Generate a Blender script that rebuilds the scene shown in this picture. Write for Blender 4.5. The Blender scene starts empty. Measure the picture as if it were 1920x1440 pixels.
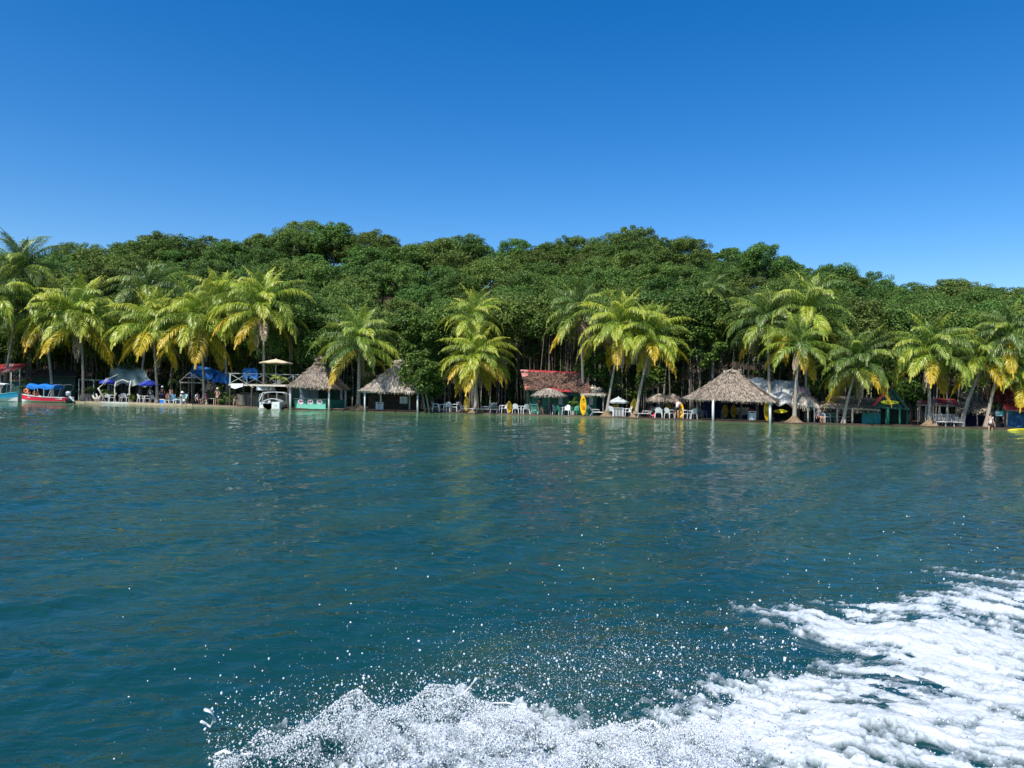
import bpy, bmesh, math, random
import numpy as np
from mathutils import Vector, Matrix
R = math.radians
random.seed(7); RS = np.random.RandomState(11)
sc = bpy.context.scene
C = sc.collection

# ------------------------------------------------------------------ camera
F_PX = 1397.0; CAMZ = 1.8; PITCH = R(0.82); ROLL = R(1.3)
cf = Vector((0, math.cos(PITCH), math.sin(PITCH)))
cr = Vector((math.cos(ROLL), 0, math.sin(ROLL))); cr = (cr - cf*cr.dot(cf)).normalized()
cu = cr.cross(cf)
cam = bpy.data.objects.new('camera', bpy.data.cameras.new('camera'))
m = Matrix.Identity(4)
for i in range(3):
    m[i][0] = cr[i]; m[i][1] = cu[i]; m[i][2] = -cf[i]
m[2][3] = CAMZ
cam.matrix_world = m
cam.data.sensor_width = 36; cam.data.lens = 36*F_PX/1920
cam.data.clip_start = 0.05; cam.data.clip_end = 4000
C.objects.link(cam); sc.camera = cam

# ------------------------------------------------------------------ world, sun, exposure
SUN_EL = R(52); SUN_AZ = R(214)          # azimuth clockwise from +Y: behind the camera, to the left
w_ = bpy.data.worlds.new('World'); sc.world = w_; w_.use_nodes = True
nt = w_.node_tree; bg = nt.nodes['Background']
sky = nt.nodes.new('ShaderNodeTexSky'); sky.sky_type = 'NISHITA'; sky.sun_disc = False
sky.sun_elevation = SUN_EL; sky.sun_rotation = SUN_AZ
sky.altitude = 0; sky.air_density = 1.0; sky.dust_density = 0.3; sky.ozone_density = 3.0
hs = nt.nodes.new('ShaderNodeHueSaturation'); hs.inputs['Saturation'].default_value = 1.43
hs.inputs['Hue'].default_value = 0.507
nt.links.new(sky.outputs[0], hs.inputs['Color']); nt.links.new(hs.outputs[0], bg.inputs[0])
bg.inputs[1].default_value = 0.12
sl = bpy.data.lights.new('sun', 'SUN'); sl.energy = 4.4; sl.angle = R(0.53); sl.color = (1.0, 0.955, 0.87)
so = bpy.data.objects.new('sun', sl); C.objects.link(so)
sv = Vector((math.sin(SUN_AZ)*math.cos(SUN_EL), math.cos(SUN_AZ)*math.cos(SUN_EL), math.sin(SUN_EL)))
so.rotation_euler = sv.to_track_quat('Z', 'Y').to_euler(); so.location = (-30, -60, 90)
vs = sc.view_settings; vs.view_transform = 'Standard'; vs.look = 'None'; vs.gamma = 1; vs.exposure = 0.42
vs.use_curve_mapping = False
sc.cycles.max_bounces = 8; sc.cycles.transparent_max_bounces = 12

# ------------------------------------------------------------------ places
HOR = lambda px: 740 + (px-960)*math.tan(ROLL)
SH = [(-400,742),(0,752),(200,756),(400,762),(540,768.5),(700,772),(850,775),(1000,779.5),(1200,785.5),(1400,792.5),(1600,798),(1800,803),(1920,807),(2300,817)]
SPX = [a for a, b in SH]; SYY = [F_PX*CAMZ/(b-HOR(a)) for a, b in SH]
def SY(px): return float(np.interp(px, SPX, SYY))
def W(px, py, Y):
    d = cf + cr*((px-960)/F_PX) - cu*((py-720)/F_PX)
    return Vector((0, 0, CAMZ)) + d*(Y/d.y)
def A(px, py, d=0.0): return W(px, py, SY(px)+d)
_sx = [(p-960)/F_PX*y for p, y in zip(SPX, SYY)]
def shy(x): return np.interp(x, [-300]+_sx+[300], [90]+SYY+[48])
SKY_L = [(-500,560),(-200,520),(0,480),(90,462),(150,450),(280,437),(350,440),(480,432),(540,420),(620,412),(665,430),(740,440),(850,440),(900,450),(960,446),(1010,455),(1060,442),(1120,440),(1180,430),(1270,434),(1330,450),(1390,465),(1430,462),(1500,490),(1560,500),(1640,512),(1700,525),(1780,517),(1860,530),(1920,537),(2200,560),(2600,600)]
YR = 130.0
def ridge(u):
    px = 960+F_PX*u
    py = np.interp(px, [a for a, b in SKY_L], [b for a, b in SKY_L])
    hor = 740 + (px-960)*math.tan(ROLL)
    return (hor-py)*YR/F_PX + CAMZ - 8.6
def gz(x, y):
    x = np.asarray(x, float); y = np.asarray(y, float)
    d = y - shy(x)
    z = np.where(d < 0, d*0.25, np.minimum(0.10, d*0.5)) + np.clip(d, 0, 16)*0.012
    y0 = shy(x)+15
    t = np.clip((y-y0)/(YR-y0), 0, 1)
    back = np.clip((y-YR)/120, 0, 1)
    return z + t**0.95*ridge(x/np.maximum(y, 20))*(1-back*0.6)
def G(px, d=0.5):
    Y = SY(px)+d; x = (px-960)/F_PX*Y
    return Vector((x, Y, float(gz(x, Y))))

# ------------------------------------------------------------------ materials
def mat(name, col, rough=0.6, col2=None, nscale=3.0, bump=0.0, bscale=20.0, spec=0.4, metal=0.0, island=0.0, transl=0.0, objrand=0.0, stretch=None, hi=0.65, lo=0.35):
    m = bpy.data.materials.new(name); m.use_nodes = True
    t = m.node_tree; N = t.nodes; L = t.links; p = N['Principled BSDF']
    p.inputs['Roughness'].default_value = rough; p.inputs['Metallic'].default_value = metal
    p.inputs['Specular IOR Level'].default_value = spec
    p.inputs['Base Color'].default_value = (*col, 1)
    src = None
    tc = N.new('ShaderNodeTexCoord'); vec = tc.outputs['Object']
    if stretch:
        mp = N.new('ShaderNodeMapping'); mp.inputs['Scale'].default_value = stretch
        L.new(vec, mp.inputs[0]); vec = mp.outputs[0]
    if col2 is not None:
        n = N.new('ShaderNodeTexNoise'); n.inputs['Scale'].default_value = nscale; n.inputs['Detail'].default_value = 6
        n.inputs['Roughness'].default_value = 0.65
        L.new(vec, n.inputs['Vector'])
        r = N.new('ShaderNodeValToRGB'); r.color_ramp.elements[0].position = lo; r.color_ramp.elements[1].position = hi
        r.color_ramp.elements[0].color = (*col, 1); r.color_ramp.elements[1].color = (*col2, 1)
        L.new(n.outputs['Fac'], r.inputs[0]); src = r.outputs[0]
        if island:
            g = N.new('ShaderNodeNewGeometry'); mx = N.new('ShaderNodeMath'); mx.operation = 'MULTIPLY_ADD'
            mx.inputs[1].default_value = island; L.new(g.outputs['Random Per Island'], mx.inputs[0])
            sb = N.new('ShaderNodeMath'); sb.operation = 'SUBTRACT'; sb.inputs[1].default_value = island/2
            L.new(n.outputs['Fac'], sb.inputs[0]); L.new(sb.outputs[0], mx.inputs[2]); L.new(mx.outputs[0], r.inputs[0])
    if objrand and src is not None:
        oi = N.new('ShaderNodeObjectInfo'); h = N.new('ShaderNodeHueSaturation')
        mr = N.new('ShaderNodeMapRange'); mr.inputs[3].default_value = 0.5-0.035*objrand; mr.inputs[4].default_value = 0.5+0.03*objrand
        L.new(oi.outputs['Random'], mr.inputs[0]); L.new(mr.outputs[0], h.inputs['Hue'])
        m3 = N.new('ShaderNodeMath'); m3.operation = 'MULTIPLY'; m3.inputs[1].default_value = 7.31
        fr = N.new('ShaderNodeMath'); fr.operation = 'FRACT'
        L.new(oi.outputs['Random'], m3.inputs[0]); L.new(m3.outputs[0], fr.inputs[0])
        mv = N.new('ShaderNodeMapRange'); mv.inputs[3].default_value = 1-0.3*objrand; mv.inputs[4].default_value = 1+0.3*objrand
        L.new(fr.outputs[0], mv.inputs[0]); L.new(mv.outputs[0], h.inputs['Value'])
        L.new(src, h.inputs['Color']); src = h.outputs[0]
    if src is not None: L.new(src, p.inputs['Base Color'])
    if bump:
        n2 = N.new('ShaderNodeTexNoise'); n2.inputs['Scale'].default_value = bscale; n2.inputs['Detail'].default_value = 5
        L.new(vec, n2.inputs['Vector']); b = N.new('ShaderNodeBump'); b.inputs['Strength'].default_value = bump
        b.inputs['Distance'].default_value = 0.05
        L.new(n2.outputs['Fac'], b.inputs['Height']); L.new(b.outputs[0], p.inputs['Normal'])
    if transl:
        tr = N.new('ShaderNodeBsdfTranslucent'); ms = N.new('ShaderNodeMixShader'); ms.inputs[0].default_value = transl
        if src is not None: L.new(src, tr.inputs[0])
        else: tr.inputs[0].default_value = (*col, 1)
        L.new(p.outputs[0], ms.inputs[1]); L.new(tr.outputs[0], ms.inputs[2]); L.new(ms.outputs[0], N['Material Output'].inputs[0])
    return m
M = {}
M['leaf'] = mat('forest leaf', (0.058,0.120,0.024), 0.55, (0.165,0.255,0.048), 0.35, island=0.55, transl=0.28, objrand=0.75, spec=0.25)
M['leaf2'] = mat('sea grape leaf', (0.04,0.09,0.014), 0.5, (0.12,0.20,0.03), 0.8, island=0.5, transl=0.22, objrand=0.5, spec=0.3)
M['bark'] = mat('pale bark', (0.07,0.062,0.05), 0.85, (0.26,0.235,0.20), 5, bump=0.5, objrand=0.8)
M['palmbark'] = mat('palm bark', (0.22,0.19,0.15), 0.85, (0.40,0.36,0.30), 6, bump=0.6, bscale=14, stretch=(1,1,4))
M['soil'] = mat('soil and leaf litter', (0.05,0.035,0.02), 0.95, (0.16,0.11,0.06), 1.5, bump=0.5)
M['sand'] = mat('beach sand', (0.30,0.23,0.15), 0.95, (0.48,0.40,0.28), 2.0, bump=0.3)
M['thatch'] = mat('weathered thatch', (0.13,0.10,0.075), 0.9, (0.42,0.35,0.275), 2.2, island=0.8, spec=0.15, bump=0.3)
M['thatchgrey'] = mat('bleached thatch', (0.22,0.18,0.14), 0.9, (0.58,0.51,0.42), 2.5, island=0.8, spec=0.15)
M['thatchdark'] = mat('old dark thatch', (0.10,0.085,0.06), 0.9, (0.36,0.30,0.23), 2.5, island=0.8, spec=0.15)
M['white'] = mat('worn white paint', (0.74,0.75,0.74), 0.5, (0.60,0.60,0.57), 8, bump=0.1)
M['plastic'] = mat('white plastic', (0.78,0.79,0.78), 0.4, (0.66,0.66,0.63), 5)
M['greyplastic'] = mat('grey plastic', (0.20,0.21,0.22), 0.45, (0.27,0.27,0.28), 5)
M['greenplastic'] = mat('green plastic', (0.02,0.16,0.10), 0.45, (0.05,0.26,0.16), 5)
M['mint'] = mat('mint plastic', (0.14,0.52,0.36), 0.5, (0.22,0.60,0.44), 5)
M['pale_blue'] = mat('pale blue plastic', (0.28,0.52,0.66), 0.45, (0.42,0.62,0.72), 5)
M['yellow'] = mat('yellow kayak plastic', (0.86,0.52,0.012), 0.35, (0.80,0.43,0.01), 2.5)
M['yellowdim'] = mat('dull yellow plastic', (0.62,0.42,0.02), 0.5, (0.45,0.30,0.02), 3)  # duller second yellow for some of the kayaks
M['lemon'] = mat('lemon plastic', (0.80,0.72,0.05), 0.4, (0.72,0.62,0.04), 3)
M['orange'] = mat('orange foam', (0.80,0.16,0.04), 0.6, (0.88,0.25,0.09), 6)
M['red'] = mat('red hull paint', (0.72,0.025,0.07), 0.3, (0.60,0.02,0.06), 3)
M['redroof'] = mat('red sheet roofing', (0.32,0.025,0.03), 0.6, (0.46,0.06,0.06), 1.3, bump=0.1)
M['fadedred'] = mat('faded red roofing', (0.42,0.10,0.09), 0.6, (0.60,0.36,0.32), 0.9)
M['litter'] = mat('dead leaves', (0.035,0.022,0.016), 0.9, (0.22,0.12,0.085), 2.0, island=0.9)
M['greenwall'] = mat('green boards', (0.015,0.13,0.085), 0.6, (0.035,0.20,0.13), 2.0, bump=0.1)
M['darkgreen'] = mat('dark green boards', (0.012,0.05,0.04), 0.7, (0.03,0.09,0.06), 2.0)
M['teal'] = mat('teal boards', (0.02,0.22,0.21), 0.6, (0.04,0.32,0.29), 1.5, bump=0.1)
M['bluewall'] = mat('blue painted wall', (0.02,0.09,0.22), 0.6, (0.06,0.35,0.42), 2.4, lo=0.5, hi=0.68)
M['bluetarp'] = mat('blue tarpaulin', (0.015,0.10,0.48), 0.4, (0.05,0.26,0.62), 2.0, bump=0.4, bscale=4)
M['blueumb'] = mat('blue umbrella cloth', (0.035,0.055,0.46), 0.7, (0.05,0.08,0.55), 3)
M['bluecanopy'] = mat('bright blue canopy cloth', (0.01,0.17,0.60), 0.6, (0.02,0.22,0.68), 3)
M['greytarp'] = mat('grey green tarpaulin', (0.20,0.30,0.30), 0.5, (0.36,0.45,0.44), 1.5, bump=0.4, bscale=3)
M['whitetarp'] = mat('white tarpaulin', (0.62,0.65,0.64), 0.45, (0.42,0.46,0.46), 1.2, bump=0.6, bscale=2.5)
M['pink'] = mat('pink cloth', (0.62,0.30,0.34), 0.8, (0.72,0.50,0.50), 3)
M['creamcloth'] = mat('cream umbrella cloth', (0.62,0.50,0.32), 0.8, (0.70,0.60,0.42), 3)
M['greycloth'] = mat('grey umbrella cloth', (0.38,0.41,0.41), 0.8, (0.52,0.55,0.54), 3)
M['wood'] = mat('grey weathered wood', (0.15,0.13,0.105), 0.85, (0.32,0.29,0.24), 5, bump=0.3, objrand=0.6)
M['palewood'] = mat('pale driftwood', (0.42,0.38,0.32), 0.85, (0.62,0.58,0.50), 5, bump=0.3)
M['bluewood'] = mat('pale green painted wood', (0.30,0.38,0.36), 0.75, (0.45,0.50,0.46), 5, bump=0.2)
M['darkwood'] = mat('dark brown wood', (0.03,0.025,0.02), 0.8, (0.09,0.07,0.05), 4, bump=0.3)  # very dark brown, varied by noise
M['board'] = mat('board decking', (0.20,0.15,0.10), 0.85, (0.34,0.27,0.19), 3, bump=0.3, objrand=0.6)
M['glass'] = mat('dark glass', (0.03,0.05,0.07), 0.1, (0.05,0.08,0.11), 1)
M['shutter'] = mat('blue grey shutter', (0.10,0.16,0.20), 0.6, (0.14,0.21,0.26), 3)
M['poster'] = mat('pale poster', (0.45,0.45,0.48), 0.7, (0.60,0.60,0.62), 6)
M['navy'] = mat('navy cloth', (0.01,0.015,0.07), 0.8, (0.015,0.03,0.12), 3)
M['metal'] = mat('white tube metal', (0.7,0.7,0.7), 0.3, (0.6,0.6,0.6), 5)
M['darkmetal'] = mat('dark tube metal', (0.06,0.07,0.08), 0.4, (0.10,0.11,0.12), 5)
M['hullwhite'] = mat('white gelcoat', (0.78,0.79,0.78), 0.25, (0.68,0.69,0.66), 2)
M['hullteal'] = mat('turquoise gelcoat', (0.03,0.30,0.50), 0.3, (0.04,0.36,0.55), 2)
M['hullaqua'] = mat('aqua gunwale paint', (0.06,0.48,0.55), 0.3, (0.08,0.55,0.60), 2)
M['engine'] = mat('outboard cowling', (0.40,0.42,0.46), 0.3, (0.62,0.60,0.62), 9)
M['enginedark'] = mat('dark green well', (0.01,0.06,0.07), 0.5, (0.015,0.09,0.10), 3)
M['skin'] = mat('skin', (0.50,0.27,0.18), 0.55, (0.56,0.32,0.22), 8)
M['darkskin'] = mat('tanned skin', (0.24,0.12,0.07), 0.55, (0.28,0.15,0.09), 8)
M['hair'] = mat('dark hair', (0.02,0.014,0.01), 0.6, (0.04,0.03,0.02), 20)
M['blond'] = mat('light hair', (0.42,0.28,0.12), 0.6, (0.5,0.35,0.18), 20)
M['black'] = mat('black cloth', (0.015,0.015,0.018), 0.8, (0.03,0.03,0.035), 8)
M['whitecloth'] = mat('white cloth', (0.76,0.77,0.78), 0.8, (0.66,0.68,0.70), 8)
M['pinkcloth'] = mat('pink shirt cloth', (0.75,0.52,0.56), 0.8, (0.80,0.60,0.62), 8)
M['maroon'] = mat('maroon cloth', (0.32,0.02,0.07), 0.8, (0.36,0.03,0.08), 8)
M['floral'] = mat('red patterned cloth', (0.45,0.10,0.12), 0.8, (0.70,0.55,0.42), 14)
M['straw'] = mat('straw', (0.62,0.50,0.30), 0.8, (0.70,0.60,0.40), 20)
M['nut'] = mat('coconut husk', (0.30,0.24,0.03), 0.5, (0.16,0.11,0.03), 4)
M['fibre'] = mat('palm fibre', (0.14,0.09,0.05), 0.9, (0.30,0.22,0.13), 6, bump=0.5)

def frondmat(name, a, b, tipc):
    m = mat(name, a, 0.38, b, 1.2, island=0.5, transl=0.22, spec=0.5, objrand=0.45)
    t = m.node_tree; N = t.nodes; L = t.links; p = N['Principled BSDF']
    at = N.new('ShaderNodeAttribute'); at.attribute_name = 'tip'
    mx = N.new('ShaderNodeMix'); mx.data_type = 'RGBA'; mx.inputs[7].default_value = (*tipc, 1)
    lk = p.inputs['Base Color'].links[0].from_socket
    L.new(at.outputs['Fac'], mx.inputs[0]); L.new(lk, mx.inputs[6]); L.new(mx.outputs[2], p.inputs['Base Color'])
    tr = [n for n in N if n.type == 'BSDF_TRANSLUCENT'][0]; L.new(mx.outputs[2], tr.inputs[0])
    return m
FM = {'dark': frondmat('dark green frond', (0.05,0.11,0.022), (0.14,0.22,0.045), (0.20,0.25,0.05)),
      'green': frondmat('green frond', (0.10,0.20,0.022), (0.24,0.35,0.05), (0.40,0.42,0.06)),
      'lime': frondmat('yellow green frond', (0.20,0.32,0.022), (0.42,0.52,0.06), (0.58,0.52,0.06)),
      'gold': frondmat('yellowing frond', (0.36,0.36,0.025), (0.62,0.50,0.03), (0.74,0.40,0.02)),
      'dead': frondmat('dead frond', (0.20,0.14,0.08), (0.42,0.33,0.20), (0.45,0.36,0.24))}

# ------------------------------------------------------------------ mesh helpers
ORIG = {}
class MB:
    def __init__(s): s.v = []; s.f = []
    def add(s, vs, fs):
        b = len(s.v); s.v += [tuple(x) for x in vs]; s.f += [tuple(i+b for i in q) for q in fs]; return s
    def frame(s, c, X, Y, Z):
        c, X, Y, Z = map(Vector, (c, X, Y, Z)); v = []
        for sz in (-1, 1):
            for sx, sy in ((-1,-1), (1,-1), (1,1), (-1,1)): v.append(c+X*sx+Y*sy+Z*sz)
        return s.add(v, [(3,2,1,0), (4,5,6,7), (0,1,5,4), (1,2,6,5), (2,3,7,6), (3,0,4,7)])
    def box(s, c, size, rz=0):
        a, b = math.cos(rz), math.sin(rz); x, y, z = [q/2 for q in size]
        return s.frame(c, (a*x, b*x, 0), (-b*y, a*y, 0), (0, 0, z))
    def beam(s, p, q, w, h=None):
        p, q = Vector(p), Vector(q); h = h or w; d = q-p
        up = Vector((0,0,1)) if abs(d.normalized().z) < 0.9 else Vector((0,1,0))
        X = d.cross(up).normalized(); Z = X.cross(d).normalized()
        return s.frame((p+q)/2, X*w/2, d/2, Z*h/2)
    def tube(s, pts, rad, n=8, cap=True):
        pts = [Vector(p) for p in pts]; k = len(pts)
        rad = rad if isinstance(rad, (list, tuple)) else [rad]*k
        vs = []; fs = []
        for i, p in enumerate(pts):
            t = (pts[min(i+1, k-1)]-pts[max(i-1, 0)]).normalized()
            up = Vector((0,1,0)) if abs(t.z) > 0.7 else Vector((0,0,1))
            X = t.cross(up).normalized(); Y = X.cross(t)
            for j in range(n):
                a = 2*math.pi*j/n; vs.append(p+(X*math.cos(a)+Y*math.sin(a))*rad[i])
        for i in range(k-1):
            for j in range(n):
                fs.append((i*n+j, i*n+(j+1)%n, (i+1)*n+(j+1)%n, (i+1)*n+j))
        if cap: fs += [tuple(range(n-1, -1, -1)), tuple(range((k-1)*n, k*n))]
        return s.add(vs, fs)
    def lathe(s, c, prof, n=12, sx=1, sy=1):
        c = Vector(c); vs = []; fs = []
        for r, z in prof:
            for j in range(n):
                a = 2*math.pi*j/n; vs.append(c+Vector((r*math.cos(a)*sx, r*math.sin(a)*sy, z)))
        for i in range(len(prof)-1):
            for j in range(n): fs.append((i*n+j, i*n+(j+1)%n, (i+1)*n+(j+1)%n, (i+1)*n+j))
        return s.add(vs, fs)
    def ball(s, c, r, n=8, m_=6):
        r = (r, r, r) if isinstance(r, (int, float)) else r
        pr = [(max(1e-3, math.sin(math.pi*i/m_)), -math.cos(math.pi*i/m_)*r[2]) for i in range(m_+1)]
        return s.lathe(c, pr, n, r[0], r[1])
    def poly(s, pts, thick=0.02, d=None):
        pts = [Vector(p) for p in pts]; n = (pts[1]-pts[0]).cross(pts[2]-pts[0]).normalized()
        d = Vector(d) if d is not None else -n*thick
        k = len(pts)
        return s.add(pts+[p+d for p in pts], [tuple(range(k)), tuple(range(2*k-1, k-1, -1))]+[(i, i+k, (i+1)%k+k, (i+1)%k) for i in range(k)])
    def sheet(s, rows, thick=0.02):
        """grid of points with a thickness"""
        a = len(rows); b = len(rows[0]); vs = [Vector(p) for r in rows for p in r]
        vs2 = [p-Vector((0,0,thick)) for p in vs]; n = a*b; fs = []
        for i in range(a-1):
            for j in range(b-1):
                q = (i*b+j, i*b+j+1, (i+1)*b+j+1, (i+1)*b+j); fs.append(q); fs.append(tuple(x+n for x in q[::-1]))
        for i in range(a-1):
            for j in (0, b-1): fs.append((i*b+j, (i+1)*b+j, (i+1)*b+j+n, i*b+j+n))
        for j in range(b-1):
            for i in (0, a-1): fs.append((i*b+j, i*b+j+1, i*b+j+1+n, i*b+j+n))
        return s.add(vs+vs2, fs)
    def build(s, name, mt, parent=None, smooth=False, label=None, kind=None):
        o0 = ORIG.get(parent.name, Vector()) if parent is not None else Vector()
        me = bpy.data.meshes.new(name); me.from_pydata([tuple(Vector(v)-o0) for v in s.v], [], s.f)
        me.validate(); me.materials.append(M[mt] if isinstance(mt, str) else mt)
        if smooth: me.polygons.foreach_set('use_smooth', [True]*len(me.polygons))
        o = bpy.data.objects.new(name, me); C.objects.link(o)
        if parent is not None: o.parent = parent; ORIG[o.name] = o0
        if label: o['label'] = label
        if kind: o['kind'] = kind
        return o
def npmesh(name, V, Fc, mt, parent=None, smooth=False, attr=None, kind=None):
    V = np.asarray(V, np.float32); Fc = np.asarray(Fc, np.int32)
    me = bpy.data.meshes.new(name); k = Fc.shape[1]
    me.vertices.add(len(V)); me.vertices.foreach_set('co', V.ravel())
    me.loops.add(Fc.size); me.loops.foreach_set('vertex_index', Fc.ravel())
    me.polygons.add(len(Fc)); me.polygons.foreach_set('loop_start', np.arange(0, Fc.size, k, dtype=np.int32))
    me.update(calc_edges=True)
    if smooth: me.polygons.foreach_set('use_smooth', np.ones(len(Fc), bool))
    for n, a in (attr or {}).items():
        at = me.attributes.new(n, 'FLOAT', 'POINT'); at.data.foreach_set('value', np.asarray(a, np.float32))
    me.materials.append(M[mt] if isinstance(mt, str) else mt)
    o = bpy.data.objects.new(name, me); C.objects.link(o)
    if parent is not None: o.parent = parent
    if kind: o['kind'] = kind
    return o
def tag(o, label, cat, group=None):
    o['label'] = label; o['category'] = cat
    if group: o['group'] = group
    return o
def T(name, label, cat, loc=(0,0,0), rz=0, group=None):
    o = bpy.data.objects.new(name, None); C.objects.link(o); o.empty_display_size = 0.2
    o.location = loc; o.rotation_euler = (0, 0, rz); ORIG[o.name] = Vector(loc)
    return tag(o, label, cat, group)
def cp(root, loc, rz=0, label=None, group=None, scale=None, rot=None):
    def rec(o, par):
        c = o.copy(); C.objects.link(c)
        if par is not None: c.parent = par
        for ch in [k for k in KIDS.get(o.name, [])] or list(o.children): rec(ch, c)
        return c
    c = rec(root, None); c.location = loc; c.rotation_euler = rot or (0, 0, rz)
    if scale: c.scale = (scale,)*3 if isinstance(scale, (int, float)) else scale
    if label: c['label'] = label
    if group: c['group'] = group
    return c
KIDS = {}
class Proto:
    """first use moves the prototype itself, later uses copy it"""
    def __init__(s, root): s.root = root; s.used = False; s.kids = [(c, list(c.children)) for c in root.children]
    def put(s, loc, rz=0, label=None, group=None, scale=None, rot=None, mats=None):
        if not s.used: s.used = True; r = s.root; r.location = loc
        else:
            r = s.root.copy(); C.objects.link(r); r.location = loc
            for c, gs in s.kids:
                k = c.copy(); C.objects.link(k); k.parent = r
                for g in gs: q = g.copy(); C.objects.link(q); q.parent = k
        r.rotation_euler = rot or (0, 0, rz)
        if scale: r.scale = (scale,)*3 if isinstance(scale, (int, float)) else scale
        else: r.scale = (1,1,1)
        if label: r['label'] = label
        if group: r['group'] = group
        return r
# noise
def _hash(ix, iy, sd):
    n = (ix.astype(np.int64)*374761393 + iy.astype(np.int64)*668265263 + sd*974634777) & 0xffffffff
    n = ((n ^ (n >> 13))*1274126177) & 0xffffffff
    return ((n ^ (n >> 16)) & 0xffffff)/float(0xffffff)
def vnoise(x, y, sd=0):
    ix = np.floor(x); iy = np.floor(y); fx = x-ix; fy = y-iy
    fx = fx*fx*fx*(fx*(fx*6-15)+10); fy = fy*fy*fy*(fy*(fy*6-15)+10)
    a = _hash(ix, iy, sd); b = _hash(ix+1, iy, sd); c = _hash(ix, iy+1, sd); d = _hash(ix+1, iy+1, sd)
    return (a*(1-fx)+b*fx)*(1-fy)+(c*(1-fx)+d*fx)*fy
def fbm(x, y, o=4, sd=0, g=0.5):
    t = 0; a = 1.0; s = 0
    for i in range(o):
        t = t + a*vnoise(x, y, sd+i*17); s += a; a *= g
        x, y = (x*1.6-y*1.2)+5.3, (x*1.2+y*1.6)+1.7
    return t/s
# ------------------------------------------------------------------ water
WDIR = R(42)
_w = []
rs = np.random.RandomState(3)
for i in range(46):
    lam = 0.12*(20 ** (i/45.0)) * rs.uniform(0.9, 1.1)
    if lam > 0.8: th = WDIR+math.pi/2 + rs.normal(0, 0.30)
    else: th = WDIR+math.pi/2 + rs.normal(0, 0.8)
    k = 2*math.pi/lam; _w.append((k*math.cos(th), k*math.sin(th), 0.0195*(1.1 if lam > 0.9 else 1.1)/k, rs.uniform(0, 6.28), lam))
def water_h(x, y, res=0.0):
    h = np.zeros_like(x)
    patch = 0.55 + 0.9*fbm(x*0.25+40, y*0.25+10, 2, 5)
    for kx, ky, a, ph, lam in _w:
        att = np.clip(lam/(4.0*np.maximum(res, 1e-4))-0.5, 0, 1)
        p = kx*x+ky*y+ph + 1.3*np.sin(0.31*x*kx/6+ph)
        h += a*att*(np.sin(p)+0.22*np.cos(2*p))
    return h*patch*np.clip((70-y)/25, 0.15, 1)
def dshore(x, y): return shy(x)-y
def surge(x, y):    # the stern wave that lifts the water under the foam
    return 0.05*np.exp(-((y-4.0)/0.7)**2)*np.clip((x+1.6)/1.2, 0, 1)
ys = [-600, -200, -60, -15, -4, 0, 1.5, 2.4]
y = 3.0
while y < 84: ys.append(y); y *= 1.0062
ys += [90, 130, 250, 600, 1500]
ys = np.array(ys)
us = np.concatenate([[-400, -60, -12, -3, -1.3], np.linspace(-0.74, 0.74, 520), [1.3, 3, 12, 60, 400]])
YY, UU = np.meshgrid(ys, us, indexing='ij')
XX = UU*(np.maximum(YY, 0)*0.96+2.2)
res = np.where((YY >= 3) & (YY < 84), np.maximum(0.0062*YY, (YY+2.2)*1.48/520), 100)
ZZ = np.where((YY >= 3) & (YY < 84) & (np.abs(UU) < 0.75), water_h(XX, YY, res)+surge(XX, YY), 0)
nr, nc = YY.shape
idx = np.arange(nr*nc).reshape(nr, nc)
Fq = np.stack([idx[:-1,:-1], idx[:-1,1:], idx[1:,1:], idx[1:,:-1]], -1).reshape(-1, 4)
ds = dshore(XX, YY)
shallow_reflection = (np.clip(1-ds/34.0, 0, 1)**2.6 + 0.34*np.clip(1-ds/64.0, 0, 1)**1.2) * (0.5+1.0*fbm(XX*0.12, YY*0.3, 3, 8))  # green of the shallows, plus tree reflection painted into the water colour
wm = bpy.data.materials.new('sea water'); wm.use_nodes = True
t = wm.node_tree; N = t.nodes; L = t.links; p = N['Principled BSDF']
p.inputs['IOR'].default_value = 1.333; p.inputs['Roughness'].default_value = 0.015; p.inputs['Specular IOR Level'].default_value = 0.5
at = N.new('ShaderNodeAttribute'); at.attribute_name = 'shallow_reflection'
mx = N.new('ShaderNodeMix'); mx.data_type = 'RGBA'
mx.inputs[6].default_value = (0.0045, 0.044, 0.044, 1); mx.inputs[7].default_value = (0.095, 0.205, 0.075, 1)
tc = N.new('ShaderNodeTexCoord')
nl = N.new('ShaderNodeTexNoise'); nl.inputs['Scale'].default_value = 0.35; nl.inputs['Detail'].default_value = 3
L.new(tc.outputs['Object'], nl.inputs[0])
mm = N.new('ShaderNodeMapRange'); mm.inputs[1].default_value = 0.35; mm.inputs[2].default_value = 0.7; mm.inputs[3].default_value = -0.05; mm.inputs[4].default_value = 0.07
L.new(nl.outputs['Fac'], mm.inputs[0])
ad = N.new('ShaderNodeMath'); ad.operation = 'ADD'; ad.use_clamp = True
L.new(at.outputs['Fac'], ad.inputs[0]); L.new(mm.outputs[0], ad.inputs[1]); L.new(ad.outputs[0], mx.inputs[0])
L.new(mx.outputs[2], p.inputs['Base Color'])
b1 = N.new('ShaderNodeTexNoise'); b1.inputs['Scale'].default_value = 3.4; b1.inputs['Detail'].default_value = 5; b1.inputs['Roughness'].default_value = 0.5; b1.inputs['Distortion'].default_value = 0.6
mp = N.new('ShaderNodeMapping'); mp.inputs['Rotation'].default_value = (0, 0, -R(15)); mp.inputs['Scale'].default_value = (0.75, 1.5, 1)
L.new(tc.outputs['Object'], mp.inputs[0]); L.new(mp.outputs[0], b1.inputs[0])
bp = N.new('ShaderNodeBump'); bp.inputs['Strength'].default_value = 0.7; bp.inputs['Distance'].default_value = 0.07
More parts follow.
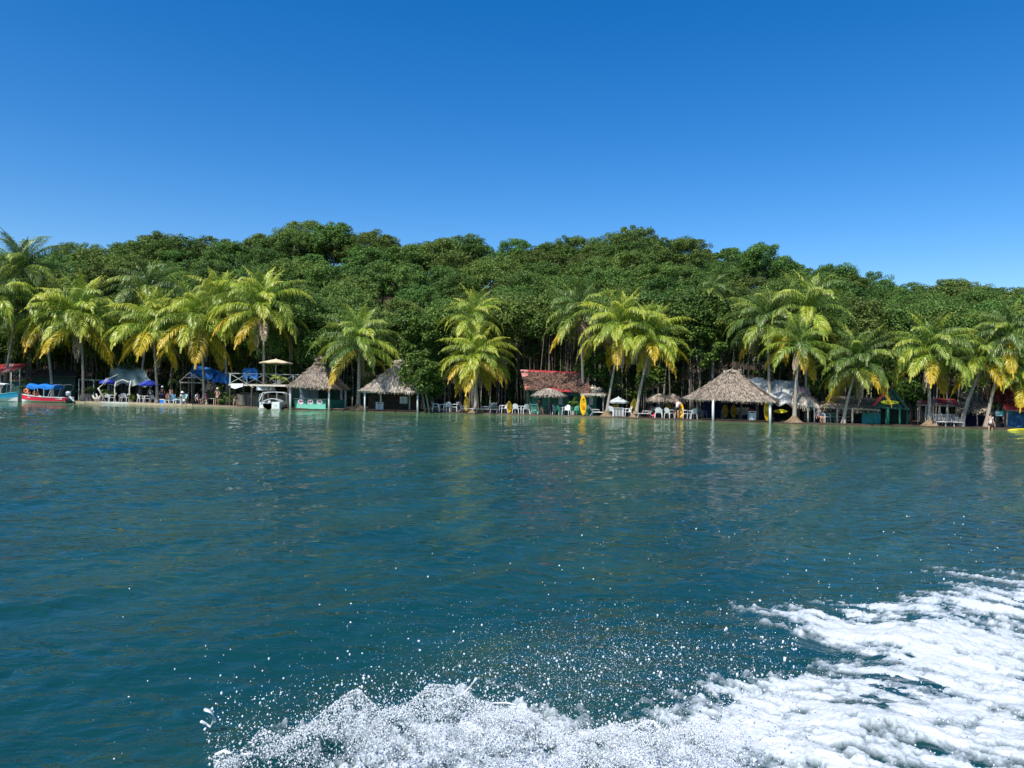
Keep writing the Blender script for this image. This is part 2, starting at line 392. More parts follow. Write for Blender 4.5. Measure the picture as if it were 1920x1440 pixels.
L.new(b1.outputs['Fac'], bp.inputs['Height']); L.new(bp.outputs[0], p.inputs['Normal'])
wo = npmesh('sea', np.stack([XX, YY, ZZ], -1).reshape(-1, 3), Fq, wm, smooth=True, attr={'shallow_reflection': shallow_reflection.ravel()}, kind='structure')

# ------------------------------------------------------------------ land
xs = np.concatenate([[-900, -500], np.linspace(-170, 170, 230), [500, 900]])
dd = np.concatenate([[-6, -2, -0.5, -0.2, 0, 0.15, 0.3, 0.6, 1, 2, 4, 6, 8, 10, 12, 14, 15], np.linspace(17, 140, 60), [200, 400, 900]])
DD, X2 = np.meshgrid(dd, xs, indexing='ij'); Y2 = shy(X2)+DD
Y2 = Y2 + np.where((DD > -1) & (DD < 1.1), 0.35*(fbm(X2*0.7, X2*0+3, 3, 2)-0.5), 0)
Z2 = gz(X2, Y2) + np.where(DD > 0.5, 0.10*(fbm(X2*0.8, Y2*0.8, 3, 9)-0.5), 0)
Z2 = np.where(DD > 190, -2, Z2)
i2 = np.arange(Z2.size).reshape(Z2.shape)
F2 = np.stack([i2[:-1,:-1], i2[:-1,1:], i2[1:,1:], i2[1:,:-1]], -1).reshape(-1, 4)
# sand where the trees stand back; soil behind has shade darkened into its colour
gm = mat('shore ground', (0.018,0.013,0.008), 0.95, (0.06,0.042,0.026), 1.2, bump=0.5)
t = gm.node_tree; N = t.nodes; L = t.links; p = N['Principled BSDF']
at = N.new('ShaderNodeAttribute'); at.attribute_name = 'sandy'
mx = N.new('ShaderNodeMix'); mx.data_type = 'RGBA'; mx.inputs[7].default_value = (0.42, 0.35, 0.24, 1)
lk = p.inputs['Base Color'].links[0].from_socket
L.new(at.outputs['Fac'], mx.inputs[0]); L.new(lk, mx.inputs[6]); L.new(mx.outputs[2], p.inputs['Base Color'])
pxx = 960+F_PX*X2/Y2
sandy = np.interp(pxx, [-200, 60, 200, 370, 470, 560, 880, 930, 1130, 1200, 1500, 2000], [.3, .6, .7, .6, .15, .02, .03, .15, .12, .05, .02, .02])*np.clip(1-(DD-.8)/1.5, 0, 1)*(0.5+fbm(X2*0.5, Y2*0.5, 3, 4))
npmesh('ground', np.stack([X2, Y2, Z2], -1).reshape(-1, 3), F2, gm, smooth=True, attr={'sandy': np.clip(sandy, 0, 1).ravel()}, kind='structure')

# ------------------------------------------------------------------ foliage meshes
def leaves(P, Nn, size, rs, aspect=0.62):
    """rhombic leaves at points P facing Nn"""
    n = len(P)
    Nn = Nn/np.linalg.norm(Nn, axis=1, keepdims=True)
    r = rs.normal(size=(n, 3)); U = np.cross(Nn, r); U /= np.linalg.norm(U, axis=1, keepdims=True); Vv = np.cross(Nn, U)
    s = (size*rs.uniform(0.65, 1.3, n))[:, None]
    V = np.stack([P-U*s*0.5, P+Vv*s*aspect*0.5+Nn*s*0.06, P+U*s*0.5, P-Vv*s*aspect*0.5+Nn*s*0.06], 1).reshape(-1, 3)
    return V, np.arange(n*4).reshape(n, 4)
def crown_pts(rs, rx, rz, cz, ncl, nl, cr=(0.5, 1.0), fill=0.12, low=-0.55):
    P = []; Q = []
    for i in range(ncl):
        while True:
            d = rs.normal(size=3); d /= np.linalg.norm(d)
            if d[2] > low: break
        rr = rs.uniform(0.72, 1.0) if rs.rand() > fill else rs.uniform(0.2, 0.7)
        c = np.array([d[0]*rx*rr, d[1]*rx*rr, cz+d[2]*rz*rr]); cr_ = rs.uniform(*cr)
        q = rs.normal(size=(nl, 3)); q[:, 2] += 0.35; q /= np.linalg.norm(q, axis=1, keepdims=True)
        rad = cr_*rs.uniform(0.55, 1.08, (nl, 1))
        P.append(c+q*rad*np.array([1, 1, 0.75])); Q.append(q*0.8+rs.normal(size=(nl, 3))*0.45+np.array([0, 0, 0.35]))
    return np.concatenate(P), np.concatenate(Q)
def limbs(mb, rs, h0, cz, rx, rz, n=7, r=0.07):
    for i in range(n):
        a = 2*math.pi*i/n+rs.uniform(-.3, .3); e = rs.uniform(0.5, 0.85)
        p0 = Vector((0, 0, h0*rs.uniform(0.75, 1.0))); p2 = Vector((math.cos(a)*rx*e, math.sin(a)*rx*e, cz+rz*rs.uniform(-.1, .6)))
        p1 = (p0+p2)/2+Vector((0, 0, -0.2))
        mb.tube([p0, p1, p2], [r, r*0.7, r*0.25], 5)
def tree_proto(name, label, cat, group, sd, rx, rz, cz, trunk_r, ncl, nl, lsize, stems=1, cr=(0.5, 1.0), lean=0.3, leafm='leaf', low=-0.55):
    rs = np.random.RandomState(sd)
    t = T(name, label, cat, group=group)
    P, Q = crown_pts(rs, rx, rz, cz, ncl, nl, cr, low=low)
    V, Fc = leaves(P, Q, lsize, rs)
    npmesh('crown', V, Fc, leafm, t)
    for k in range(stems):
        mb = MB(); ox, oy = (rs.uniform(-0.9, 0.9), rs.uniform(-0.5, 0.5)) if stems > 1 else (0, 0)
        lx, ly = rs.uniform(-lean, lean, 2); top = cz-rz*0.15
        r = trunk_r*rs.uniform(0.6, 1.15)
        pts = [Vector((ox+lx*(q**1.5)+0.06*math.sin(q*9+k), oy+ly*q, top*q-0.25*(q == 0))) for q in (0, .15, .35, .55, .8, 1)]
        mb.tube(pts, [r*1.5, r*1.1, r, r*.9, r*.75, r*.5], 7)
        if k == 0: limbs(mb, rs, top*0.95, cz, rx, rz, 6, r*0.5)
        mb.build('trunk', 'bark', t, smooth=True)
    return Proto(t)
HILLG = 'broad-leaved trees packed over the hillside'
hill = [tree_proto('forest_tree', 'broad-leaved tree in the dense green canopy covering the hillside', 'tree', HILLG, 100+i,
        3.1+0.35*(i % 4), 2.5+0.25*(i % 3), 5.6, 0.16, 78, 150, 0.225, 1) for i in range(9)]
hrs = np.random.RandomState(5)
cnt = 0
rows = []
yy = 0
d = 17.0; r_ = 0
pos = []
while d < 78:
    step = 5.1+0.02*d
    Yc = 60+d+4
    half = 0.74*Yc+3
    n = int(2*half/(step*1.15))
    for j in range(n):
        x = -half+(j+0.5+(0.5 if r_ % 2 else 0)+hrs.uniform(-.28, .28))*2*half/n
        yb = float(shy(x))*0.35+60*0.65
        y = min(yb+d+hrs.uniform(-1.6, 1.6), 141)
        if y < float(shy(x))+14.5: y = float(shy(x))+14.5
        pos.append((x, y))
    d += step*0.93; r_ += 1
extra = [(620, 124, 1.12), (1430, 118, 1.12), (1185, 126, 1.05), (545, 126, 1.0), (960, 128, .95), (1065, 127, .95), (330, 127, 1.0)]
XL = ['tallest bushy crown on the skyline, above the first thatched hut', 'lone taller tree sticking up from the skyline above the big pavilion', 'broad rounded crown on the skyline above the leaning palms', 'rounded skyline tree just left of the tallest bushy crown', 'skyline tree above the red roofed green house', 'skyline tree above the scruffy palm with dead fronds', 'skyline tree above the blue tarpaulins at left']
pos.sort(key=lambda p: p[1])
pos = [p for p in pos if abs(p[0]/p[1]) < 0.735]
print('hill trees', len(pos))
for i, (x, y) in enumerate(pos[:292-len(extra)]):
    s = hrs.uniform(0.88, 1.12); w = 1.15 if y > 112 else 1.0
    hill[i % 9].put((x, y, float(gz(x, y))-0.35), hrs.uniform(0, 6.28), scale=(s*w, s*w, s*hrs.uniform(0.88, 1.05)))
for i, (px, y, s) in enumerate(extra):
    x = (px-960)/F_PX*y; hill[i].put((x, y, float(gz(x, y))+0.6), hrs.uniform(0, 6.28), scale=s, label=XL[i])
# what stands past the first three hundred reads as one far mass
rest = pos[292-len(extra):]
for k in range(26):      # outside the frame on both flanks the wood goes on
    sgn = -1 if k % 2 else 1; rest.append((sgn*hrs.uniform(85, 120), hrs.uniform(80, 125)))
P = []; Q = []
for x, y in rest:
    a, b = crown_pts(hrs, 3.6, 2.8, 5.6, 34, 60, (0.6, 1.2)); a = a+np.array([x, y, float(gz(x, y))]); P.append(a); Q.append(b)
for k in range(84):      # the wood carries on down the far side of the ridge
    x = -108+216*k/83+hrs.uniform(-1, 1); y = hrs.uniform(134, 143)
    a, b = crown_pts(hrs, 3.4, 3.6, 3.2, 34, 60, (0.7, 1.2), low=-.95); a = a+np.array([x, y, float(gz(x, 130.0))]); P.append(a); Q.append(b)
if P:
    V, Fc = leaves(np.concatenate(P), np.concatenate(Q), 0.36, hrs)
    o = npmesh('far_forest', V, Fc, 'leaf', kind='stuff'); tag(o, 'far green forest canopy along the back of the ridge', 'forest')

# front row: slender pale trunks with high crowns
FG = 'slender pale trunked trees along the front of the forest'
front = [tree_proto('mangrove_tree', 'slender pale trunked tree at the front edge of the forest', 'tree', FG, 300+i,
         2.6+0.3*(i % 3), 2.9 if i < 3 else 2.1, 7.5 if i < 3 else 8.7, 0.065, 74, 130, 0.22, 2+(i % 3), lean=0.5, low=-0.8 if i < 3 else -.3) for i in range(6)]
px = -60; i = 0
while px < 1985:
    dpt = 9.8+hrs.uniform(-1.6, 2.6)
    hi = 1.0
    if 560 < px < 860: hi = 0.95
    if px > 1480: hi = 0.98
    if px < 480: hi = 0.95
    s = hi*hrs.uniform(0.92, 1.12)
    high = 540 < px < 610 or 930 < px < 1400 or px > 1860
    front[(3+i % 3) if high else (i % 3 if i % 5 else 4)].put(G(px, dpt)-Vector((0, 0, 0.1)), hrs.uniform(-.6, .6)+(3.14 if hrs.rand() > .5 else 0), scale=(s*0.95, s*0.95, s))
    px += hrs.uniform(24, 36); i += 1
# bare stems deeper inside: joined, countless
mb = MB()
for k in range(300):
    px = hrs.uniform(-80, 2000); dpt = hrs.uniform(8.5, 16)
    b = G(px, dpt); h = hrs.uniform(5, 8.5); lx = hrs.normal(0, .35); r = hrs.uniform(0.018, 0.042)
    mb.tube([b-Vector((0, 0, .2)), b+Vector((lx*.4, 0, h*.5)), b+Vector((lx, hrs.uniform(-.3, .3), h))], [r*1.2, r, r*.6], 5, cap=False)
o = mb.build('stems', 'bark', smooth=True, kind='stuff'); tag(o, 'countless thin grey stems in the dark below the forest canopy', 'stems')
# undergrowth
P = []; Q = []
def clump(px, dpt, z, rx, rz, ncl, nl, cr=(.35, .7)):
    b = G(px, dpt); a, q = crown_pts(hrs, rx, rz, z, ncl, nl, cr, low=-0.9); P.append(a+np.array(b)); Q.append(q)
for k in range(230):
    clump(hrs.uniform(-120, 2040), hrs.uniform(12.6, 16.5), hrs.uniform(0.4, 5.8), 1.5, 1.4, 10, 46)
for k in range(26):
    clump(hrs.uniform(-50, 1980), hrs.uniform(10, 13), hrs.uniform(0.3, 2.2), 1.0, 0.9, 7, 46)
V, Fc = leaves(np.concatenate(P), np.concatenate(Q), 0.26, hrs)
o = npmesh('undergrowth', V, Fc, 'leaf', kind='stuff'); tag(o, 'dense leafy undergrowth in the shade behind the huts', 'undergrowth')

# leafy trees that come down low, each found singly
def low_tree(px, dpt, cpx, cpy, rx, rz, label, ncl=60, nl=90, ls=0.24, name='sea_grape_tree', lm='leaf2', tr=0.09, stems=2):
    b = G(px, dpt); c = W(cpx, cpy, b.y); rs = np.random.RandomState(int(cpx*7+cpy))
    t = T(name, label, 'tree', b)
    a, q = crown_pts(rs, rx, rz, 0, ncl, nl, (0.35, 0.75), low=-0.95)
    a = a*np.array([1, 0.8, 1])+np.array(c-b); V, Fc = leaves(a, q, ls, rs); npmesh('crown', V, Fc, lm, t)
    for k in range(stems):
        mb = MB(); e = c+Vector((rs.uniform(-.4, .4)*rx, 0, -rz*.2)); s0 = b+Vector((rs.uniform(-.3, .3), 0, -.2))
        mb.tube([s0, (s0+e)/2+Vector((.15, 0, .1)), e], [tr, tr*.8, tr*.5], 6); mb.build('trunk', 'bark', t, smooth=True)
    return t
low_tree(803, -.1, 791, 700, 1.85, 2.1, 'leafy sea grape tree overhanging the right side of the second thatched hut')
low_tree(818, 2.2, 808, 725, 1.1, 1.1, 'small bright green shrub hanging over the water below the sea grape tree', 34, 60)
low_tree(772, 6.5, 765, 625, 2.9, 2.4, 'rounded green tree behind the second thatched hut', 70, 100)
low_tree(590, 7.5, 592, 655, 1.9, 1.7, 'low green tree behind the first thatched hut', 46, 80)
low_tree(1310, 8.5, 1310, 640, 2.4, 2.6, 'green tree behind the left end of the large thatched pavilion', 60, 90)
low_tree(1345, 9.5, 1345, 600, 2.6, 2.2, 'taller rounded tree over the apex of the large pavilion', 60, 90)
low_tree(1135, 6.0, 1125, 700, 2.1, 1.9, 'dark leafy tree to the right of the red roofed green house', 46, 80)
low_tree(1215, 9.0, 1220, 705, 1.3, 1.8, 'narrow leafy tree between trunks behind the thatch umbrellas', 34, 70)
low_tree(1540, 7.0, 1545, 700, 2.0, 2.2, 'dark leafy tree behind the ragged thatch awning', 46, 80, lm='leaf')
low_tree(1707, 5.5, 1708, 738, 1.3, 1.2, 'leafy shrub to the right of the red gabled kiosk', 34, 70)
low_tree(1850, 7.0, 1850, 720, 2.2, 1.8, 'dark leafy tree behind the ragged thatched shelter at right', 46, 80, lm='leaf')
low_tree(60, 8.0, 55, 640, 2.8, 2.6, 'dark leafy tree above the red roof at far left', 60, 90, lm='leaf')
low_tree(235, 8.0, 235, 670, 2.6, 1.6, 'dark leafy tree above the grey tarpaulin shelter', 60, 90, lm='leaf')
low_tree(530, 8.0, 528, 705, 1.5, 1.6, 'leafy tree behind the cream umbrella', 46, 80)
# ------------------------------------------------------------------ palms
FROND = {}
def frond_mesh(kind, colr, v):
    key = (kind, colr, v)
    if key in FROND: return FROND[key]
    rs = np.random.RandomState(hash((kind, v)) % 1000 if False else kind*31+v*7+{'dark':1,'green':2,'lime':3,'gold':4,'dead':5}[colr]*101)
    a0, B, L = [(82,50,3.4), (68,86,4.1), (52,112,4.4), (32,112,4.4), (6,88,4.2), (-30,50,3.9), (-68,18,3.1)][kind]
    a0 += rs.uniform(-7, 7); B += rs.uniform(-10, 12); L *= rs.uniform(.92, 1.08)
    n = 22; pts = [Vector((0, 0, 0))]; tw = rs.uniform(-.5, .5)
    for i in range(n):
        t = (i+.5)/n; a = R(a0-B*t**1.25); s = L/n
        pts.append(pts[-1]+Vector((0.25*tw*math.sin(t*2)*s, math.cos(a)*s, math.sin(a)*s)))
    V = []; F = []; tip = []
    # rachis: a tapered three sided rod
    for i, p in enumerate(pts):
        r = 0.045*(1-0.8*i/n)
        for k in range(3): V.append(p+Vector((math.cos(k*2.09+.5)*r, 0, math.sin(k*2.09+.5)*r))); tip.append(0.15+0.4*i/n)
        if i: 
            for k in range(3): F.append(((i-1)*3+k, (i-1)*3+(k+1)%3, i*3+(k+1)%3, i*3+k))
    m_ = 50 if colr != 'dead' else 40
    for i in range(m_):
        t = 0.13+0.87*(i+rs.uniform(-.2, .2))/m_; t = min(max(t, .1), .995)
        q = t*n; j = int(q); p = pts[j].lerp(pts[min(j+1, n)], q-j); tg = (pts[min(j+1, n)]-pts[max(j-1, 0)]).normalized()
        X = Vector((1, 0, 0)); up = X.cross(tg)*-1
        if up.z < 0: up = -up
        ln = 1.0*(math.sin(min(1, (t+.12)*1.02)*math.pi)**0.55*0.8+0.2)*(1.0 if t < .75 else 1-(t-.75)*1.4)
        if colr == 'dead': ln *= .8
        for sd in (-1, 1):
            if rs.rand() < (0.03 if colr != 'dead' else .2): continue
            l = ln*rs.uniform(.85, 1.1)
            d1 = (X*sd*(1.0-0.35*t)+tg*(.45+.5*t)+up*rs.uniform(.0, .3)).normalized()
            dr = rs.uniform(.6, 1.5) if colr != 'dead' else 2.2
            d2 = (d1+Vector((0, 0, -dr))).normalized(); d3 = (d2+Vector((0, 0, -dr*.9))).normalized()
            wd = (tg*0.5+up*0.5*sd*rs.uniform(-.5,.5)); wd = (wd-d1*wd.dot(d1)).normalized()*0.021
            a = p; b = a+d1*l*.38; c = b+d2*l*.34; e = c+d3*l*.28
            base = len(V); V += [a-wd*.6, a+wd*.6, b-wd, b+wd, c-wd*.8, c+wd*.8, e-wd*.1, e+wd*.1]
            tp = max(0, min(1, (t-.35)*1.3+rs.uniform(-.2, .2)))
            tip += [tp*.5, tp*.5, tp*.7, tp*.7, tp*.9, tp*.9, min(1, tp+.25), min(1, tp+.25)]
            F += [(base, base+1, base+3, base+2), (base+2, base+3, base+5, base+4), (base+4, base+5, base+7, base+6)]
    me = bpy.data.meshes.new('frond'); me.from_pydata([tuple(x) for x in V], [], F)
    at = me.attributes.new('tip', 'FLOAT', 'POINT'); at.data.foreach_set('value', tip)
    me.materials.append(FM[colr]); FROND[key] = me
    return me
_nb = MB(); _nb.ball((0, 0, 0), (.13, .13, .16), 8, 6); NUT = None
PG = 'coconut palms along the shore'
def palm(bpx, dpt, cpx, cpy, Rpx, label, tone='lime', n=26, bend=0.0, tr=0.15, mound=False, dead=2, gold=4, nuts=5, sd=0, low=6, lowest=5, sc_=None):
    global NUT
    b = G(bpx, dpt); c = W(cpx, cpy+7, b.y); s = 1.12*Rpx*b.y/F_PX/3.65
    t = T('palm_tree', label, 'palm tree', b, group=PG)
    n = int(n*1.5); gold = int(gold*1.3); s *= 1.06
    rs = np.random.RandomState(sd+int(cpx)+500)
    mb = MB(); K = 16; pts = []; rad = []
    dx = c.x-b.x
    for i in range(K+1):
        q = i/K
        pts.append(Vector((b.x+dx*(q**(1.25 if abs(dx) > .5 else 1))+bend*math.sin(q*math.pi), b.y+0.15*math.sin(q*3), b.z-.25+(c.z-b.z+.2)*q)))
        rad.append(tr*(1+1.6*math.exp(-q*16))*(1-.42*q)*(1+.05*(i % 2)))
    mb.tube(pts, rad, 10); trunk = mb.build('trunk', 'palmbark', t, smooth=True)
    if mound:
        mm_ = MB(); k = 26
        for j in range(k):
            a = 2*math.pi*j/k; e = tr*rs.uniform(3.0, 6.0)
            mm_.tube([b+Vector((math.cos(a)*tr, math.sin(a)*tr, .45)), b+Vector((math.cos(a)*e*.5, math.sin(a)*e*.5, .18)), b+Vector((math.cos(a)*e, math.sin(a)*e*.7, -.08))], [.06, .05, .025], 4)
        mm_.lathe(b, [(tr*5.2, -.1), (tr*3.4, .1), (tr*2.0, .26), (tr*1.2, .5)], 14)
        mm_.build('root_mound', 'fibre', t)
    h = MB(); h.tube([c-Vector((0, 0, .75)), c-Vector((0, 0, .3)), c+Vector((0, 0, .25))], [tr*.8, tr*1.5, tr*.9], 9)
    h.build('crown_base', 'fibre', t)
    ph = rs.uniform(0, 6); dk = rs.uniform(.7, 1.05)
    tones = {'dark': ['dark', 'dark', 'green'], 'green': ['green', 'dark', 'green', 'lime'], 'lime': ['lime', 'green', 'lime']}[tone]
    for i in range(n):
        q = i/(n-1); az = ph+i*2.39996+rs.uniform(-.25, .25)
        kf = q**dk*(lowest+.3); kind = int(min(lowest, kf))
        cl = tones[i % len(tones)]
        if i >= n-gold: cl = 'gold'
        if tone == 'dark' and i < n-gold: cl = tones[i % 3]
        me = frond_mesh(kind, cl, i % 2)
        o = bpy.data.objects.new('frond', me); C.objects.link(o); o.parent = t
        o.location = c-b+Vector((0, 0, .12-.35*q)); fs = s*rs.uniform(.88, 1.1)
        o.rotation_euler = (0, rs.uniform(-.12, .12), az); o.scale = (fs, fs, fs)
    for i in range(dead):
        me = frond_mesh(6 if i % 2 else 5, 'dead', i % 2); o = bpy.data.objects.new('frond', me); C.objects.link(o); o.parent = t
        o['label'] = 'dead brown frond'
        o.location = c-b+Vector((0, 0, -.3)); o.rotation_euler = (0, 0, rs.uniform(0, 6.28)); o.scale = (s*.9,)*3
    for i in range(nuts):
        if NUT is None:
            o = _nb.build('coconut', 'nut', t, smooth=True); NUT = o.data
            NUT.transform(Matrix.Translation(ORIG[t.name]))
        else: o = bpy.data.objects.new('coconut', NUT); C.objects.link(o); o.parent = t
        a = rs.uniform(3.6, 5.8); o.location = c-b+Vector((math.cos(a)*.3, math.sin(a)*.3, -.38-rs.uniform(0, .25)))
    return t
palm(6, 5, 42, 505, 78, 'tall dark coconut palm rising to the skyline at the far left edge', 'dark', 24, dead=1, gold=0, tr=.14)
palm(2, 2, -18, 560, 82, 'coconut palm half cut by the left edge of the picture', 'green', 24, gold=1)
palm(100, 4, 78, 578, 82, 'green coconut palm behind the red boat with yellow lower tips', 'green', 28, gold=3)
palm(157, 2.5, 150, 592, 84, 'coconut palm with hanging yellow fronds right of the red boat', 'lime', 30, gold=4)
palm(262, 7, 282, 545, 72, 'dull green palm standing behind the two blue umbrellas', 'dark', 24, gold=0, dead=2)
palm(297, 2.2, 288, 612, 78, 'bent coconut palm with a bare pale trunk beside the dark blue umbrella', 'lime', 26, gold=5, bend=-.1, tr=.16)
palm(384, 2.2, 374, 600, 84, 'broad coconut palm with orange tipped fronds over the seated people', 'lime', 30, gold=6)
palm(428, 6, 414, 558, 62, 'yellow green palm crown peeking up behind the broad palm', 'lime', 22, gold=1, dead=0)
palm(497, 4, 492, 575, 84, 'tall bright coconut palm above the deck with the cream umbrella', 'lime', 30, gold=5)
palm(673, 1.2, 673, 640, 76, 'single coconut palm with a flared grey foot between the two thatched huts', 'green', 24, gold=2, tr=.19, mound=True)
palm(889, 3.5, 889, 590, 58, 'upper bright palm of the stacked pair in the middle', 'lime', 22, gold=3, dead=0)
palm(893, 1.0, 893, 668, 66, 'low bright yellow green palm of the stacked pair in the middle', 'lime', 30, gold=6, tr=.17, mound=True)
palm(1096, 3.2, 1088, 585, 72, 'scruffy palm with hanging dead brown fronds behind the upright yellow kayak', 'dark', 22, dead=9, gold=3, tr=.15)
palm(1138, 0.9, 1167, 612, 80, 'leaning palm with a thin pale trunk beside the grey umbrella', 'lime', 32, gold=5, tr=.12, mound=True)
palm(1193, 1.0, 1222, 632, 68, 'leaning palm with golden lower fronds left of the thatch umbrellas', 'lime', 26, gold=6, tr=.14, mound=True, dead=2)
palm(1338, 9, 1338, 540, 38, 'small dull palm crown up among the forest trees', 'dark', 14, gold=1, dead=0, nuts=0)
palm(1447, 5.5, 1440, 600, 74, 'dark palm with drooping fronds over the right end of the large pavilion', 'dark', 28, gold=3, dead=1)
palm(1490, 0.9, 1499, 640, 64, 'palm with pale trunk and broad root mound in front of the white tarpaulin', 'green', 18, gold=3, tr=.15, mound=True)
palm(1513, 4.5, 1514, 580, 78, 'tall straight palm with a thin reddish trunk above the white tarpaulin', 'green', 26, gold=2, tr=.11)
palm(1582, 1.0, 1608, 680, 74, 'dense drooping green palm in front of the red gabled kiosk', 'dark', 34, gold=5, tr=.13)
palm(1745, 1.0, 1745, 655, 76, 'coconut palm with a flared root above the three white loungers', 'green', 28, gold=3, tr=.15, mound=True)
palm(1803, 1.2, 1846, 672, 68, 'leaning palm with one orange dying frond near the right edge', 'green', 26, gold=4, dead=4, tr=.17)
palm(1850, 1.2, 1893, 625, 68, 'leaning palm with a slim trunk over the red leafed roof at right', 'dark', 26, gold=2, tr=.14)
palm(1935, 2.0, 1930, 690, 68, 'palm cut by the right edge with golden fronds', 'lime', 24, gold=5, tr=.15)
# ------------------------------------------------------------------ roofs and huts
def blades(faces, rs, per, ln, wd, lift=0.05, fringe=0.3, skip=0.0):
    """thatch: narrow strips lying down the slope of each face (top a,b / bottom d,c)"""
    V = []
    for a, b, c, d in faces:
        a, b, c, d = [np.array(q) for q in (a, b, c, d)]
        wt = np.linalg.norm(b-a); wb = np.linalg.norm(c-d); h = np.linalg.norm((a+b)/2-(c+d)/2)
        area = (wt+wb)/2*h; n = int(area*per)
        u = rs.rand(n); v = 1-np.sqrt(rs.rand(n)*(1-(wt/max(wb, .01))**2)+(wt/max(wb, .01))**2) if wb > wt+.01 else rs.rand(n)
        v = 1-(1-v) if wb <= wt+.01 else 1-((1-v)-wt/wb)/(1-wt/wb)
        v = 1-v if wb > wt+.01 else v
        u, v = u[:, None], v[:, None]
        P = (a*(1-u)+b*u)*(1-v)+(d*(1-u)+c*u)*v
        dn = ((d*(1-u)+c*u)-(a*(1-u)+b*u)); dn /= np.linalg.norm(dn, axis=1, keepdims=True)
        nm = np.cross(c-d, a-d) if wt < .01 else np.cross(b-a, d-a); nm = nm/np.linalg.norm(nm)
        if nm[2] < 0: nm = -nm
        sd = np.cross(dn, nm); l = ln*rs.uniform(.5, 1.2, (n, 1)); w = wd*rs.uniform(.5, 1.3, (n, 1)); tw = rs.normal(0, .22, (n, 1))
        dn2 = dn+sd*tw; lf = lift*rs.uniform(.3, 1.6, (n, 1)); curl = lift*rs.normal(0.5, 1.0, (n, 1))
        V.append(np.stack([P+nm*lf-sd*w/2, P+nm*lf+sd*w/2, P+dn2*l+nm*(lf*.4+curl)+sd*w/2, P+dn2*l+nm*(lf*.4+curl)-sd*w/2], 1).reshape(-1, 3))
        if fringe:
            n = int(wb*34); u = rs.rand(n, 1); P = d*(1-u)+c*u+nm*.02; sdv = (c-d)/max(wb, .01)
            w = wd*rs.uniform(.5, 1.2, (n, 1)); l = fringe*rs.uniform(.3, 1.3, (n, 1)); dz = np.array([0, 0, -1.0])
            D = (d+c)/2-(a+b)/2; D = D/np.linalg.norm(D); P = P-D*.12
            q = D*.45+dz*.75+sdv*rs.normal(0, .25, (n, 1))
            V.append(np.stack([P-sdv*w/2, P+sdv*w/2, P+q*l+sdv*w*.3, P+q*l-sdv*w*.3], 1).reshape(-1, 3))
    V = np.concatenate(V); return V, np.arange(len(V)).reshape(-1, 4)
def thatch_roof(parent, Ap, Bp, FL, FR, BR, BL, mt='thatch', per=170, ln=.34, wd=.035, sd=1, fringe=.3, sag=.12, name='thatched_roof', label=None):
    rs = np.random.RandomState(sd)
    Ap, Bp, FL, FR, BR, BL = [Vector(q) for q in (Ap, Bp, FL, FR, BR, BL)]
    fs = [(Ap, Bp, FR, FL), (Bp, Bp, BR, FR), (Bp, Ap, BL, BR), (Ap, Ap, FL, BL)]
    mb = MB(); sub = []
    for a, b, c, d in fs:       # each slope sags a little between ridge and eave
        K = 4; rows = []
        for i in range(K+1):
            t = i/K; dz = Vector((0, 0, -sag*math.sin(t*math.pi)))
            rows.append((a.lerp(d, t)+dz, b.lerp(c, t)+dz))
        for i in range(K): sub.append((rows[i][0], rows[i][1], rows[i+1][1], rows[i+1][0], i == K-1))
    for a, b, c, d, _ in sub:
        pts = [a, b, c, d] if (a-b).length > .01 else [a, c, d]
        mb.poly(pts, d=(0, 0, -.10))
    # rounded cap along the ridge
    mb.tube([Ap+Vector((-.15, 0, -.08)), (Ap+Bp)/2+Vector((0, 0, .04)), Bp+Vector((.15, 0, -.08))], [.16, .2, .16], 8)
    r = mb.build(name, mt, parent, label=label)
    Vs = []
    for a, b, c, d, last in sub:
        if (a-b).length < .01: b = a+Vector((.001, 0, 0))
        V, F = blades([(a, b, c, d)], rs, per, ln, wd, fringe=fringe if last else 0); Vs.append(V)
    # loose tufts at the ridge
    n = 160; P = np.array(Ap)+(np.array(Bp)-np.array(Ap))*rs.rand(n, 1)+rs.normal(0, .10, (n, 3))
    q = rs.normal(0, 1, (n, 3)); q[:, 2] = rs.normal(-.2, .5, n); q /= np.linalg.norm(q, axis=1, keepdims=True)
    s = np.cross(q, rs.normal(size=(n, 3))); s /= np.linalg.norm(s, axis=1, keepdims=True)
    Vs.append(np.stack([P-s*.03, P+s*.03, P+q*.4+s*.02, P+q*.4-s*.02], 1).reshape(-1, 3))
    V = np.concatenate(Vs)-np.array(ORIG.get(parent.name, Vector()))
    npmesh('thatch', V, np.arange(len(V)).reshape(-1, 4), mt, r, kind='stuff')
    return r
def posts(parent, lst, r, mt, zt=None, name='post'):
    for (px, pyt, pyb, d) in lst:
        top = A(px, pyt, d); bot = A(px, pyb, d); bot = Vector((bot.x, bot.y, min(bot.z, float(gz(bot.x, bot.y))+.02)-.12))
        mb = MB(); mb.tube([bot, (bot+top)/2, top], [r*1.08, r, r*.95], 8); mb.build(name, mt, parent, smooth=True)
def planks(parent, p0, p1, z, depth, n, mt='board', name='plank', th=.04):
    """n boards side by side from p0 to p1 (x direction), each running back"""
    for i in range(n):
        a = p0.lerp(p1, i/n); b = p0.lerp(p1, (i+.93)/n); c = (a+b)/2
        mb = MB(); mb.box((c.x, c.y+depth/2, z-th/2+random.uniform(-.006, .006)), ((b-a).x, depth, th)); mb.build(name, mt, parent)
